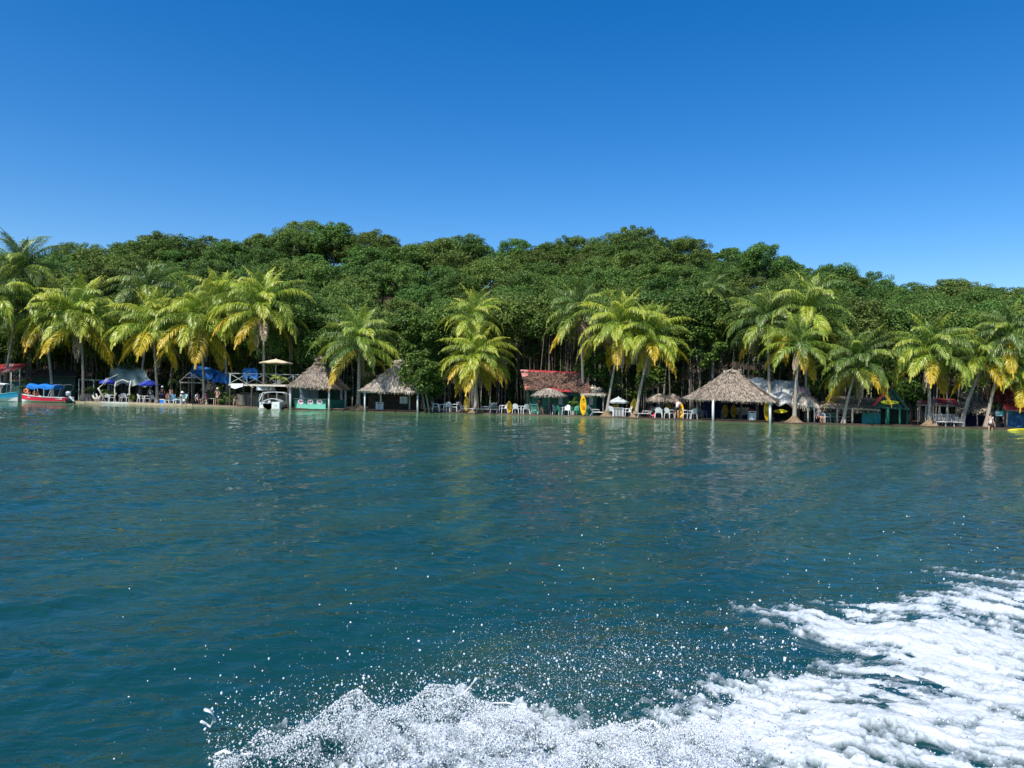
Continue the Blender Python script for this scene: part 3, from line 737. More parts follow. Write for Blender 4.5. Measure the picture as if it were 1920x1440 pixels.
def wallpanels(parent, p0, p1, z0, z1, n, mt, name='wall_board', th=.03):
    for i in range(n):
        a = p0.lerp(p1, i/n); b = p0.lerp(p1, (i+.985)/n)
        mb = MB(); A0 = Vector((a.x, a.y, z0)); B0 = Vector((b.x, b.y, z0)); up = Vector((0, 0, z1-z0))
        off = Vector((0, random.uniform(-.008, .008), 0))
        mb.poly([A0+off, B0+off, B0+off+up, A0+off+up], d=(0, th, 0)); mb.build(name, mt, parent)
def disc(mb, c, r, y=-.01, n=20, a0=0, a1=2*math.pi):
    c = Vector(c); mb.poly([c+Vector((math.cos(a0+(a1-a0)*i/n)*r, y, math.sin(a0+(a1-a0)*i/n)*r)) for i in range(n+(1 if a1-a0 < 6.2 else 0))], d=(0, .008, 0))
def zg(px, d): return G(px, d).z

# --- first thatched hut with the mint bar
h = T('thatched_hut', 'square thatched bar hut with a mint green counter showing round emblems', 'hut', G(582, 1.5))
thatch_roof(h, A(596, 675, 2.2), A(604, 676, 2.4), A(539, 723, -.5), A(622, 727, -.5), A(654, 729, 4.6), A(573, 725, 4.6), sd=2)
thatch_roof(h, A(598, 673, 2.2), A(605, 674, 2.4), A(591, 680, 1.7), A(608, 681, 1.8), A(612, 682, 2.8), A(596, 680, 2.8), sd=3, name='roof_cap', fringe=.2)
posts(h, [(544.5, 724, 767, -.1), (617, 727, 768, -.1), (640, 728, 760, 3.8), (648, 730, 760, 3.6), (573, 727, 760, 4.2)], .085, 'white')
mb = MB(); mb.beam(A(541, 725, -.1), A(621, 728, -.1), .1); mb.build('eave_beam', 'wood', h)
mb = MB()
for a, b, c in (((546, 727), (552, 727), (546, 735)), ((615.5, 728), (607, 728), (615.5, 738))): mb.poly([A(*a, -.08), A(*b, -.08), A(*c, -.08)], d=(0, .03, 0))
mb.build('corner_brace', 'maroon', h)
a, b = A(551, 748, .25), A(612, 750, .25); z0 = .12; z1 = a.z
ct = MB(); ct.box(((a.x+b.x)/2, a.y+.3, (z0+z1)/2), (b.x-a.x, .55, z1-z0)); cnt_ = ct.build('counter', 'greenwall', h)
mb = MB(); mb.box(((a.x+b.x)/2, a.y+.28, z1+.03), (b.x-a.x+.12, .68, .05)); mb.build('counter_top', 'wood', h)
mb = MB(); mb.box(((a.x+b.x)/2+.12, a.y, z0+.24), (b.x-a.x-.3, .02, .46)); mb.build('counter_panel', 'mint', cnt_)
for px_ in (564, 582, 599):
    c = A(px_, 756.3, .2); c.z = z0+.62
    mb = MB(); disc(mb, c, .27, 0); mb.build('emblem', 'pinkcloth', cnt_)
    mb = MB(); disc(mb, c+Vector((0, -.012, 0)), .23, 0, 16, math.pi, 2*math.pi); mb.build('emblem_lower_half', 'whitecloth', cnt_)
    mb = MB(); mb.box(c+Vector((0, -.02, .04)), (.30, .008, .07)); mb.box(c+Vector((-.05, -.02, -.04)), (.05, .008, .10)); mb.box(c+Vector((.06, -.02, -.03)), (.05, .008, .08)); mb.build('emblem_mark', 'maroon', cnt_)
a2, b2 = A(613, 751, .3), A(646, 752, 2.6)
mb = MB(); mb.poly([(a2.x, a2.y, z0), (b2.x, b2.y, z0), (b2.x, b2.y, z1), (a2.x, a2.y, z1)], d=(-.05, .1, 0)); mb.build('side_counter', 'greenwall', h)
a, b = A(562, 747, 3.2), A(598, 747, 3.2)
for q in range(2):
    mb = MB(); x0 = a.x+(b.x-a.x)*(q*.5+.01); x1 = a.x+(b.x-a.x)*(q*.5+.48); mb.box(((x0+x1)/2, a.y, a.z+.42), (x1-x0, .05, .95)); mb.build('window_shutter', 'shutter', h)
wallpanels(h, A(545, 760, 4.3), A(636, 760, 4.3), .15, 2.1, 14, 'darkgreen')
planks(h, A(548, 766, .2), A(648, 767, .2), .2, 4.2, 10)

# --- second thatched hut
h = T('thatched_hut', 'pale thatched hut half hidden behind the overhanging sea grape tree', 'hut', G(735, 1.5))
thatch_roof(h, A(742, 679, 2.2), A(760, 680, 2.3), A(676, 731, -.4), A(786, 735, -.4), A(806, 731, 4.4), A(700, 728, 4.4), sd=5, mt='thatchgrey')
posts(h, [(684, 731, 772, -.1), (783, 734, 774, -.1), (714, 731, 762, 1.6), (768, 731, 764, 3.0)], .075, 'white')
mb = MB(); mb.beam(A(684, 731.5, -.15), A(708, 732.5, -.15), .07, .06); mb.build('red_beam', 'maroon', h)
mb = MB(); mb.beam(A(685, 735, -.15), A(708, 735.5, -.15), .05, .08); mb.build('white_rail', 'white', h)
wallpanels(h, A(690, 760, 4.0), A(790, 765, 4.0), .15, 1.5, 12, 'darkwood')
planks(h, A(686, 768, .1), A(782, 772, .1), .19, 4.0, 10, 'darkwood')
for q in range(6):
    mb = MB(); p = A(750.5+q*2.5, 756, 1.0); mb.box((p.x, p.y, p.z+.28), (.06, .03, .62)); mb.build('picket', 'white', h)
mb = MB(); p, q = A(749.5, 744.5, .98), A(764, 745, .98); mb.beam(p, q, .04, .06); mb.build('picket_rail', 'white', h)

# --- large pavilion
h = T('thatched_pavilion', 'long wide thatched pavilion on white posts with kayaks stored inside', 'pavilion', G(1370, 2))
thatch_roof(h, A(1360, 697, 3.0), A(1384, 698, 3.2), A(1281, 746, -.2), A(1454, 753, -.6), A(1462, 752, 6.5), A(1318, 742, 6.5), sd=8, per=150)
posts(h, [(1337, 749, 792, -.1), (1444, 753, 794, -.3)], .10, 'white')
posts(h, [(1308, 746, 786, 1.2), (1390, 750, 786, 3.6), (1421, 750, 787, 3.6), (1300, 746, 782, 3.0)], .08, 'wood')
mb = MB(); mb.beam(A(1284, 747.5, .0), A(1452, 754.5, -.35), .09, .1); mb.build('eave_beam', 'white', h)
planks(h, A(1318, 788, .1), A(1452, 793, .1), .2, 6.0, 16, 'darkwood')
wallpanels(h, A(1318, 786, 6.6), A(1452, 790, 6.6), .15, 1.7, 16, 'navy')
for q in range(8):
    mb = MB(); p = A(1383+q*2.9, 776, 4.2); mb.box((p.x, p.y, p.z+.25), (.07, .03, .62)); mb.build('picket', 'white', h)
mb = MB(); mb.beam(A(1381, 766, 4.18), A(1405, 767, 4.18), .05, .07); mb.build('picket_rail', 'white', h)

# --- green house with the red roof
h = T('green_house', 'green boarded beach house under a red roof strewn with dead leaves', 'house', G(1050, 5))
f0, f1 = A(996, 778, 3.0), A(1118, 781, 3.0)
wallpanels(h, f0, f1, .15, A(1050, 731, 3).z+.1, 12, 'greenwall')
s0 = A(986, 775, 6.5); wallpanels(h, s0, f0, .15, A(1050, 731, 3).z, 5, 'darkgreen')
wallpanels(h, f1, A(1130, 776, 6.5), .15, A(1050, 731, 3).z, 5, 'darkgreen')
e0, e1, r0, r1 = A(985, 731, 2.0), A(1110, 737, 2.0), A(976, 693, 5.2), A(1092, 697, 5.2)
r1 = A(1094, 698, 5.2)
rf = MB(); rf.beam(r0+Vector((0, 0, -.12)), r1+Vector((0, 0, -.12)), .1); roof = rf.build('roof', 'wood', h)
NP = 9
for i in range(NP):
    a, b = r0.lerp(r1, i/NP), r0.lerp(r1, (i+1.04)/NP if i < NP-1 else 1); c, d = e0.lerp(e1, (i+1.04)/NP if i < NP-1 else 1), e0.lerp(e1, i/NP)
    rows = []
    for j in range(9):   # corrugated sheet
        z = .025*(1 if j % 2 else -1)+.012*(i % 2)
        rows.append([a.lerp(b, j/8)+Vector((0, 0, z)), d.lerp(c, j/8)+Vector((0, 0, z))])
    mb = MB(); mb.sheet(rows, .012); mb.build('roof_sheet', 'redroof' if i > 0 else 'fadedred', roof)
mb = MB(); mb.poly([r0, r1, A(1098, 712, 9), A(984, 708, 9)], d=(0, 0, -.03)); mb.build('rear_slope', 'redroof', roof)
lr = np.random.RandomState(4); n = 7600
u = lr.rand(n, 1); v = lr.rand(n, 1)**.8*1.02; msk = fbm(u[:, 0]*5, v[:, 0]*3, 4, 21) > (.44-.14*np.exp(-((v[:, 0]-.6)/.4)**2)); msk &= (v[:, 0] > .13)
u, v = u[msk], v[msk]; P = (np.array(r0)*(1-u)+np.array(r1)*u)*(1-v)+(np.array(e0)*(1-u)+np.array(e1)*u)*v+np.array([0, 0, .06])+lr.normal(0, .02, (len(u), 3))
nn = np.tile(np.array([0, -.6, .8]), (len(P), 1))+lr.normal(0, .3, (len(P), 3)); V, Fc = leaves(P, nn, .26, lr, .5)
npmesh('leaf_litter', V-np.array(ORIG[h.name]), Fc, 'litter', roof, kind='stuff')
for k, (x0, x1, y0, y1, mt, nm) in enumerate(((1047, 1063, 743, 758, 'poster', 'window'), (1064, 1085, 735, 743, 'bluewall', 'blue_sign'), (1105, 1112, 744, 759, 'poster', 'notice'), (1009, 1027, 745, 760, 'darkgreen', 'shutter'))):
    a, b = A(x0, y1, 2.93), A(x1, y1, 2.93); zt = A(x0, y0, 2.93).z
    mb = MB(); mb.box(((a.x+b.x)/2, a.y, (a.z+zt)/2), (b.x-a.x, .03, zt-a.z)); w = mb.build(nm, mt, h)
    if nm == 'window':
        mb = MB(); mb.box(((a.x+b.x)/2, a.y-.02, a.z), (b.x-a.x+.1, .05, .05)); mb.box(((a.x+b.x)/2, a.y-.02, zt), (b.x-a.x+.1, .05, .05)); mb.build('window_frame', 'white', w)
a, b = A(1066, 758, 2.9), A(1088, 758, 2.9)
mb = MB(); mb.box(((a.x+b.x)/2, a.y, a.z+.36), (b.x-a.x, .04, .85)); mb.build('doorway', 'black', h)
# lean-to of palm thatch at its right end
h = T('thatch_awning', 'low ragged thatch awning at the right end of the green house', 'awning', G(1118, 2))
thatch_roof(h, A(1098, 729, 3.4), A(1124, 731, 3.4), A(1090, 739, 1.0), A(1135, 740, 1.0), A(1138, 739, 4.5), A(1092, 736, 4.5), sd=10, per=60, mt='thatchgrey')
posts(h, [(1094, 739, 778, 1.2), (1131, 740, 780, 1.4)], .05, 'wood')

# --- thatch umbrellas
def palapa(px, pyt, pye, Rpx, d, label, sd, mt='thatch', pyb=780):
    g = G(px, d); t = T('thatch_umbrella', label, 'beach umbrella', g, group='round thatch umbrellas on the beach')
    top = W(px, pyt, g.y); e = W(px, pye, g.y); r = Rpx*g.y/F_PX; N_ = 9; rs = np.random.RandomState(sd)
    mb = MB(); mb.tube([g-Vector((0, 0, .1)), Vector((g.x, g.y, top.z))], .055, 8); mb.build('pole', 'wood', t, smooth=True)
    mb = MB(); fs = []
    for i in range(N_):
        a0, a1 = 2*math.pi*i/N_, 2*math.pi*(i+1)/N_; T0 = Vector((g.x, g.y, top.z))
        p0 = Vector((g.x+math.cos(a0)*r, g.y+math.sin(a0)*r, e.z)); p1 = Vector((g.x+math.cos(a1)*r, g.y+math.sin(a1)*r, e.z))
        m0, m1 = T0.lerp(p0, .5)+Vector((0, 0, .12)), T0.lerp(p1, .5)+Vector((0, 0, .12))
        mb.poly([T0, m0, m1], d=(0, 0, -.05)); mb.poly([m0, p0, p1, m1], d=(0, 0, -.05))
        fs.append((T0, T0+Vector((.001, 0, 0)), m0, m1, 0)); fs.append((m1, m0, p0, p1, .26))
    c = mb.build('canopy', mt, t); Vs = []
    for a, b, c1, d1, f in fs: Vs.append(blades([(a, b, c1, d1)], rs, 110, .32, .05, fringe=f)[0])
    V = np.concatenate(Vs)-np.array(g); npmesh('thatch', V, np.arange(len(V)).reshape(-1, 4), mt, c, kind='stuff')
palapa(1030, 728, 741, 31, 1.3, 'bleached whitish thatch umbrella in front of the green house', 31, 'thatchgrey')
palapa(1237, 738, 751, 25, 1.6, 'left one of the two low brown thatch umbrellas beside the large pavilion', 32)
palapa(1262, 738, 752, 24, 2.6, 'right one of the two low brown thatch umbrellas beside the large pavilion', 33)
palapa(398, 716, 730, 18, 4.5, 'small grey thatch umbrella in the shade behind the maroon clad sitter', 34, 'thatchdark')

# --- cloth umbrellas
def umbrella(px, pyt, pye, Rpx, base, label, mt, nseg=6, flap=.12, tilt=0):
    t = T('beach_umbrella', label, 'umbrella', base)
    top = W(px, pyt, base.y); e = W(px, pye, base.y); r = Rpx*base.y/F_PX; rows = []
    mb = MB(); mb.tube([base-Vector((0, 0, .05)), Vector((base.x, base.y, top.z+.05))], .03, 8); mb.build('pole', 'metal', t, smooth=True)
    mb = MB(); n = nseg*4
    for k, q in enumerate((0.02, .35, .7, 1.0, 1.0)):
        row = []
        for i in range(n+1):
            a = 2*math.pi*i/n+.3; sc_ = 1-.07*abs(math.sin(a*nseg/2+.3*0))*(q > .3); z = top.z+(e.z-top.z)*q**1.1-(.04*math.sin(i/4*math.pi)**2*(q > .3)) - (flap if k == 4 else 0)
            row.append(Vector((base.x+math.cos(a)*r*q*sc_, base.y+math.sin(a)*r*q*sc_, z+tilt*math.cos(a)*q*r)))
        rows.append(row)
    mb.sheet(rows, .012); cnp = mb.build('canopy', mt, t)
    mb = MB(); 
    for i in range(nseg):
        a = 2*math.pi*i/nseg+.3; mb.tube([Vector((base.x, base.y, top.z-.04)), Vector((base.x+math.cos(a)*r*.96, base.y+math.sin(a)*r*.96, e.z-.03+tilt*math.cos(a)*r))], .012, 4)
    mb.build('ribs', 'darkmetal', cnp)
    mb = MB(); mb.lathe(base, [(.22, 0), (.22, .08), (.05, .14)], 10); mb.build('foot', 'greyplastic', t)
umbrella(203, 709, 717, 16, G(203, 2.2), 'bright blue beach umbrella over the white driftwood frame', 'blueumb')
umbrella(281, 712, 721, 20, G(281, 2.4), 'dark blue beach umbrella in the shade over white chairs', 'blueumb')
umbrella(1162, 744, 753, 21, G(1160, 1.6), 'grey cloth umbrella over the white table between the leaning palms', 'greycloth')

# --- deck with cream umbrella
h = T('raised_deck', 'raised timber deck with cross braced railing on tall posts over the water', 'deck', G(478, 2.5))
DY = 1.6; da, db = A(429, 718, DY), A(541, 722, DY); dz = (da.z+db.z)/2
planks(h, da, db, dz, 4.2, 22, 'board')
mb = MB(); mb.beam(Vector((da.x, da.y, dz-.12)), Vector((db.x, db.y, dz-.12)), .07, .16); mb.build('edge_beam', 'palewood', h)
mb = MB(); mb.beam(Vector((da.x, da.y+3.8, dz-.12)), Vector((db.x, db.y+3.8, dz-.12)), .07, .16); mb.build('edge_beam', 'wood', h)
rp = [431, 455, 480, 503, 524, 541]; rt = dz+1.0
for i, p_ in enumerate(rp):
    x = A(p_, 720, DY).x; mb = MB(); mb.box((x, da.y-.06, dz+.44), (.12, .10, 1.15)); mb.build('railing_post', 'bluewood', h)
    if i < len(rp)-1:
        x2 = A(rp[i+1], 720, DY).x
        for (za, zb) in ((.08, .92), (.92, .08)):
            mb = MB(); mb.beam((x+.07, da.y-.06-(.03 if za > zb else 0), dz+za), (x2-.07, da.y-.06-(.03 if za > zb else 0), dz+zb), .03, .05); mb.build('cross_brace', 'bluewood', h)
mb = MB(); mb.beam((A(429, 700, DY).x, da.y-.07, rt), (A(541, 700, DY).x, da.y-.07, rt), .08, .06); mb.build('top_rail', 'bluewood', h)
for p_, dd_ in ((431, DY), (472, DY), (503, DY), (541, DY), (440, 5.0), (500, 5.0), (541, 5.0)):
    x = A(p_, 740, dd_); mb = MB(); g = G(p_, dd_); mb.box((x.x, x.y, (dz+g.z)/2-.2), (.15, .15, dz-g.z-.05)); mb.build('post', 'darkwood', h)
wallpanels(h, A(436, 752, 5.2), A(541, 758, 5.2), .15, 1.25, 22, 'wood', 'slat')
mb = MB(); mb.beam(A(450, 738, 3), A(500, 739, 3), .06, .25); mb.build('shelf', 'darkwood', h)
p = A(517, 700, 3.0); umbrella(511, 673, 680, 32, Vector((A(517, 700, 3).x, p.y, dz)), 'wide cream umbrella standing on the raised deck', 'creamcloth', 8, .06)
def drape(x0, y0, x1, y1, d, label, mt, name, cat):
    t = A(x0, y0, d); rows = []
    for j in range(7):
        v = j/6; row = []
        for i in range(13):
            u = i/12; px_ = x0+(x1-x0)*u; py_ = y0+(y1-y0)*v*(1-.5*abs(u-.35)*1.4); q = A(px_, py_, d); q.y += -.04+.04*math.sin(u*16+v); row.append(q)
        rows.append(row)
    mb = MB(); mb.sheet(rows, .01); o = mb.build(name, mt); tag(o, label, cat); return o
drape(433, 719, 456, 729, DY-.15, 'white cloth hanging from the edge of the raised deck', 'whitecloth', 'hanging_cloth', 'cloth')
s = T('banner', 'white rectangular banner with faint dark lettering hung below the deck railing', 'banner', A(493, 731, DY-.2))
a, b = A(481, 731.5, DY-.2), A(507, 731.5, DY-.2); zt = A(481, 720.5, DY-.2).z
mb = MB(); mb.sheet([[Vector((a.x+(b.x-a.x)*i/10, a.y+.02*math.sin(i), z)) for i in range(11)] for z in (a.z, (a.z+zt)/2, zt)], .01); mb.poly([Vector((a.x, a.y+.015, a.z)), Vector((b.x, a.y+.015, a.z)), Vector((b.x, a.y+.015, zt)), Vector((a.x, a.y+.015, zt))], d=(0, .01, 0)); mb.build('cloth', 'whitecloth', s)
def glyphs(parent, x0, x1, z, hgt, y, n, mt, sd):
    rs = random.Random(sd); mb = MB(); w = (x1-x0)/n
    for i in range(n):
        x = x0+w*(i+.5); k = rs.randint(0, 4); ww = w*.62; th = hgt*.16
        if k in (0, 1, 3): mb.box((x-ww/2+th/2, y, z), (th, .006, hgt))
        if k in (1, 2, 4): mb.box((x+ww/2-th/2, y, z), (th, .006, hgt))
        if k in (0, 2, 3): mb.box((x, y, z+hgt/2-th/2), (ww-2.1*th, .006, th))
        if k in (1, 3, 4): mb.box((x, y, z), (ww-2.1*th, .006, th))
        if k in (0, 4): mb.box((x, y, z-hgt/2+th/2), (ww-2.1*th, .006, th))
    return mb.build('lettering', mt, parent)
glyphs(s, a.x+.28, a.x+.70, (a.z+zt)/2+.04, .07, a.y-.025, 6, 'wood', 3); glyphs(s, a.x+.78, b.x-.08, (a.z+zt)/2+.03, .10, a.y-.025, 4, 'greyplastic', 4)
mb = MB(); mb.beam(A(459, 717, DY-.25), A(475, 727, DY-.25), .05, .03); o = mb.build('loose_plank', 'palewood'); tag(o, 'slanting broken plank hanging off the raised deck edge', 'plank')

# --- blue tarpaulins
def tarp(pts, d0, d1, label, mt, name='tarpaulin', rough=.12, sd=0, cat='tarpaulin', rows_=14, sup=None):
    """pts: four corners in the photograph front-left, front-right, back-right, back-left at depths d0, d1"""
    a, b = A(*pts[0], d0), A(*pts[1], d0); c, d = A(*pts[2], d1), A(*pts[3], d1); rows = []
    rs = np.random.RandomState(sd)
    for j in range(rows_):
        v = j/(rows_-1); row = []
        for i in range(22):
            u = i/21; p = (a.lerp(b, u)).lerp(d.lerp(c, u), v)
            nz = float(fbm(np.array([u*5+sd]), np.array([v*4.0]), 3, sd)[0]); p = p+Vector((0, 0, (nz-.5)*rough*4-rough*1.2*math.sin(u*math.pi*3)**2*(1-v))); row.append(p)
        rows.append(row)
    g = G((pts[0][0]+pts[1][0])/2, (d0+d1)/2); t = T(name, label, cat, g)
    mb = MB(); mb.sheet(rows, .01); mb.build('sheet', mt, t, smooth=True)
    for k, (px_, d_) in enumerate(sup or [(pts[0][0]+2, d0+.1), (pts[1][0]-2, d0+.1), (pts[2][0]-2, d1-.1), (pts[3][0]+2, d1-.1)]):
        q = G(px_, d_); tp = (rows[0][1], rows[0][-2], rows[-1][-2], rows[-1][1])[k].z
        mb = MB(); mb.tube([q-Vector((0, 0, .1)), Vector((q.x, q.y, tp))], .05, 6); mb.build('pole', 'wood', t)
    return t
tarp([(352, 704), (392, 711), (412, 694), (362, 684)], 4.2, 7.0, 'crumpled blue tarpaulin over the timber gable left of the deck', 'bluetarp', sd=3)
tarp([(396, 716), (430, 718), (428, 698), (400, 694)], 4.4, 6.6, 'low blue tarpaulin reaching the left end of the deck', 'bluetarp', sd=5)
tarp([(454, 708), (484, 710), (482, 690), (456, 689)], 5.6, 7.6, 'light blue tarpaulin behind the deck railing', 'bluetarp', sd=7)
tarp([(204, 716), (286, 719), (262, 686), (208, 678)], 4.2, 8.2, 'large grey green tarpaulin sagging behind the driftwood frame', 'greytarp', sd=9, rough=.18)
tarp([(1417, 754), (1496, 757), (1498, 714), (1400, 709)], 3.6, 8.0, 'big white and grey tarpaulin roof right of the large pavilion', 'whitetarp', sd=11, rough=.16)
tarp([(1496, 748), (1522, 752), (1517, 727), (1497, 725)], 3.4, 6.0, 'faded pink cloth roof beside the white tarpaulin', 'pink', sd=13, rough=.08)
# timber gable frame
h = T('gable_shelter', 'open timber gable frame of pale beams under the blue tarpaulin', 'frame', G(365, 3.5))
for i, (p, q) in enumerate((((336, 716), (356, 698)), ((356, 698), (382, 716)), ((336, 717), (384, 718)), ((347, 708), (368, 708)), ((339, 717), (339, 752)), ((381, 718), (381, 755)), ((360, 700), (360, 754)))):
    mb = MB(); a = A(*p, 3.5+.06*(i % 2)); b = A(*q, 3.5+.06*(i % 2)); 
    if i > 3: b.z = G(q[0], 3.5).z-.05
    mb.beam(a, b, .09, .11); mb.build('beam', 'wood', h)
# driftwood pergola
h = T('driftwood_pergola', 'white driftwood pergola frame with crooked posts on the sand', 'frame', G(222, 1.3))
for i, pl in enumerate(([(184, 727), (188, 735), (193, 745), (199, 751)], [(218, 716), (215, 728), (216, 740), (214, 752)], [(246, 714), (243, 728), (243, 740), (242, 753)], [(196, 722), (201, 712), (212, 706), (222, 702)], [(218, 716), (230, 712), (240, 716), (250, 717)], [(185, 727), (192, 722), (196, 716), (200, 708)])):
    pp = [A(x_, y_, 1.2+.1*(k % 2)) for k, (x_, y_) in enumerate(pl)]
    if i < 3: pp[-1].z = G(pl[-1][0], 1.2).z-.08
    mb = MB(); mb.tube(pp, [.09, .075, .08, .09] if i < 3 else [.05, .06, .05, .03], 7); mb.build('post' if i < 3 else 'branch', 'palewood', h, smooth=True)
h = T('driftwood_stump', 'bleached driftwood stump with forked arms at the foot of the white frame', 'driftwood', G(184, 1.0))
for pl in ([(181, 752), (183, 745), (180, 738)], [(185, 752), (188, 743), (194, 739)], [(184, 750), (176, 746), (173, 741)]):
    mb = MB(); mb.tube([A(x_, y_, 1.0) for x_, y_ in pl], [.2, .12, .05], 7); mb.build('limb', 'palewood', h, smooth=True)
# low fence of slats left
h = T('slat_fence', 'short grey slat fence beside the big driftwood stump', 'fence', G(162, 2.2))
for i in range(9):
    p = A(151+i*2.6, 751, 2.2); mb = MB(); mb.box((p.x, p.y, p.z+.25), (.10, .03, .85+.06*((i*7) % 3))); mb.build('slat', 'wood', h)
h = T('pole_shelter', 'open shelter of thin grey poles behind the slat fence', 'shelter', G(165, 4))
for i, (p, q) in enumerate((((148, 710), (148, 750)), ((176, 712), (176, 750)), ((148, 712), (196, 713)), ((158, 735), (158, 750)))):
    mb = MB(); a, b = A(*p, 3.6+.05*i), A(*q, 3.6+.05*i); 
    if i != 2: b.z = G(q[0], 3.6).z-.1
    mb.beam(a, b, .07); mb.build('pole', 'bluewood', h)
# far left red roof shack
h = T('red_roof_shack', 'dark shack with a faded red sheet roof behind the boats at far left', 'shack', G(20, 7))
a, b, c, d = A(-30, 705, 3.5), A(40, 690, 3.5), A(57, 682, 6.5), A(-30, 684, 6.5)
roof = MB().beam(A(-30, 706, 3.6), A(40, 692, 3.6), .08).build('roof', 'wood', h)
for i in range(6):
    p, q, r_, s_ = a.lerp(b, i/6), a.lerp(b, (i+1)/6), d.lerp(c, (i+1)/6), d.lerp(c, i/6)
    mb = MB(); mb.sheet([[p.lerp(q, j/6)+Vector((0, 0, .02*(j % 2)+.01*(i % 2))), s_.lerp(r_, j/6)+Vector((0, 0, .02*(j % 2)+.01*(i % 2)))] for j in range(7)], .012); mb.build('roof_sheet', 'redroof' if i != 3 else 'fadedred', roof)
wallpanels(h, A(-30, 748, 4.4), A(48, 748, 4.4), .15, 2.0, 12, 'darkgreen')
posts(h, [(21, 698, 748, 3.6), (37, 694, 748, 3.6), (-5, 702, 748, 3.6)], .05, 'bluewood')
h = T('dark_shack', 'dark teal walled shack in deep shade behind the red boat', 'shack', G(100, 9))
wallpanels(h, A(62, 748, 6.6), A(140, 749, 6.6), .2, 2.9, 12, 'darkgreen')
mb = MB(); mb.poly([A(58, 704, 5.5), A(144, 706, 5.5), A(140, 694, 9), A(62, 692, 9)], d=(0, 0, -.06)); mb.build('roof', 'darkwood', h)
# beach edge kerb
h = T('beach_wall', 'low pale concrete edge along the sand where the chairs stand', 'wall', G(260, .2))
for i in range(12):
    p0, p1 = 160+i*17, 176.6+i*17; a, b = G(p0, .25), G(p1, .25)
    mb = MB(); mb.beam((a.x, a.y, .06+.01*(i % 2)), (b.x, b.y, .06+.01*(i % 2)), .35, .2); mb.build('slab', 'sand' if i not in (2, 3, 4) else 'greycloth', h)

# --- right hand side: ragged awnings, kiosk, shelters
h = T('ragged_thatch_shelter', 'sagging ragged thatch shelter between the white tarpaulin and the drooping palm', 'shelter', G(1508, 2.5))
thatch_roof(h, A(1490, 738, 3.2), A(1510, 742, 3.2), A(1484, 755, 1.2), A(1536, 763, 1.2), A(1538, 758, 5), A(1486, 750, 5), sd=41, per=60, mt='thatchgrey', fringe=.5, sag=-.2)
posts(h, [(1515, 758, 792, 1.3), (1527, 760, 793, 1.4), (1487, 752, 788, 3.8)], .055, 'palewood')
h = T('long_thatch_awning', 'long dark thatch awning behind the drooping palm', 'awning', G(1590, 3))
thatch_roof(h, A(1560, 745, 4.2), A(1640, 750, 4.2), A(1534, 762, 1.6), A(1650, 768, 1.6), A(1650, 758, 6.5), A(1540, 754, 6.5), sd=42, per=45, mt='thatchdark', fringe=.45)
posts(h, [(1570, 764, 795, 1.3), (1583, 766, 797, 1.3), (1598, 766, 797, 1.4), (1545, 762, 792, 4)], .08, 'wood')
for z_ in (.35, .62, .9):
    mb = MB(); a, b = A(1548, 790, 2.4), A(1594, 793, 2.4); mb.beam((a.x, a.y, z_), (b.x, b.y, z_), .04, .12); mb.build('rail', 'wood', h)
h = T('gabled_kiosk', 'teal walled kiosk with a red gabled roof and a yellow kayak hung in its gable', 'kiosk', G(1665, 3))
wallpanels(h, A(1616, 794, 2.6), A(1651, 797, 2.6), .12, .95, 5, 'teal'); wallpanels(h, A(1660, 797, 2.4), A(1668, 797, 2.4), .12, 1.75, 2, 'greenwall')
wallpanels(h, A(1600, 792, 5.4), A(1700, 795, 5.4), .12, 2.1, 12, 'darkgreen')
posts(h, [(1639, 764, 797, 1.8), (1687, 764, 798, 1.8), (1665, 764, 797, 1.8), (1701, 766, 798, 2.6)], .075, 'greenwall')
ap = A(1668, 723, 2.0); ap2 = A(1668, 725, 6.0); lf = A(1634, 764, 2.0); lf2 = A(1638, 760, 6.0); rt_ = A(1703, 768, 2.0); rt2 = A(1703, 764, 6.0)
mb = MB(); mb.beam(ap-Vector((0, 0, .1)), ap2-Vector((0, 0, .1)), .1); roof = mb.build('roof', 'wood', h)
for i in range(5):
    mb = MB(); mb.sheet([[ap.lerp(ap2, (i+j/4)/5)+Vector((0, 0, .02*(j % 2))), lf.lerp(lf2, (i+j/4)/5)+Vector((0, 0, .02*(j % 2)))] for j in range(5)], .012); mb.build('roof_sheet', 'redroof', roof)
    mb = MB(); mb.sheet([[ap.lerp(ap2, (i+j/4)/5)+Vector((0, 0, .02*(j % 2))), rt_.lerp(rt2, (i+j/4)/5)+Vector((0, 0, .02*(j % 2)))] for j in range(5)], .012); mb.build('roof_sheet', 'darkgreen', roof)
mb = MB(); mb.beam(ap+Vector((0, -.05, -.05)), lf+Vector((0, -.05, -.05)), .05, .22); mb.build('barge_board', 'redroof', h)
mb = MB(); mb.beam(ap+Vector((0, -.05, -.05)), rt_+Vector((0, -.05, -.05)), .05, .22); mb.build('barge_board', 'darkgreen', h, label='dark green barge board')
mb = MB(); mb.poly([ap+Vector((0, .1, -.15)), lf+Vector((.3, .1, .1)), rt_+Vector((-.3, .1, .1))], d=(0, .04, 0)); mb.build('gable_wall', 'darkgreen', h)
mb = MB(); mb.beam(A(1636, 763, 1.9), A(1704, 767, 1.9), .07, .14); mb.build('tie_beam', 'darkgreen', h)
h = T('red_roofed_shelter', 'open shelter with a flat red roof on thin posts behind the white loungers', 'shelter', G(1760, 4))
a, b, c, d = A(1718, 756, 2.6), A(1798, 759, 2.6), A(1790, 748, 6.0), A(1722, 746, 6.0)
roof = MB().beam(A(1718, 759, 2.7), A(1798, 761.5, 2.7), .08, .12).build('roof', 'wood', h)
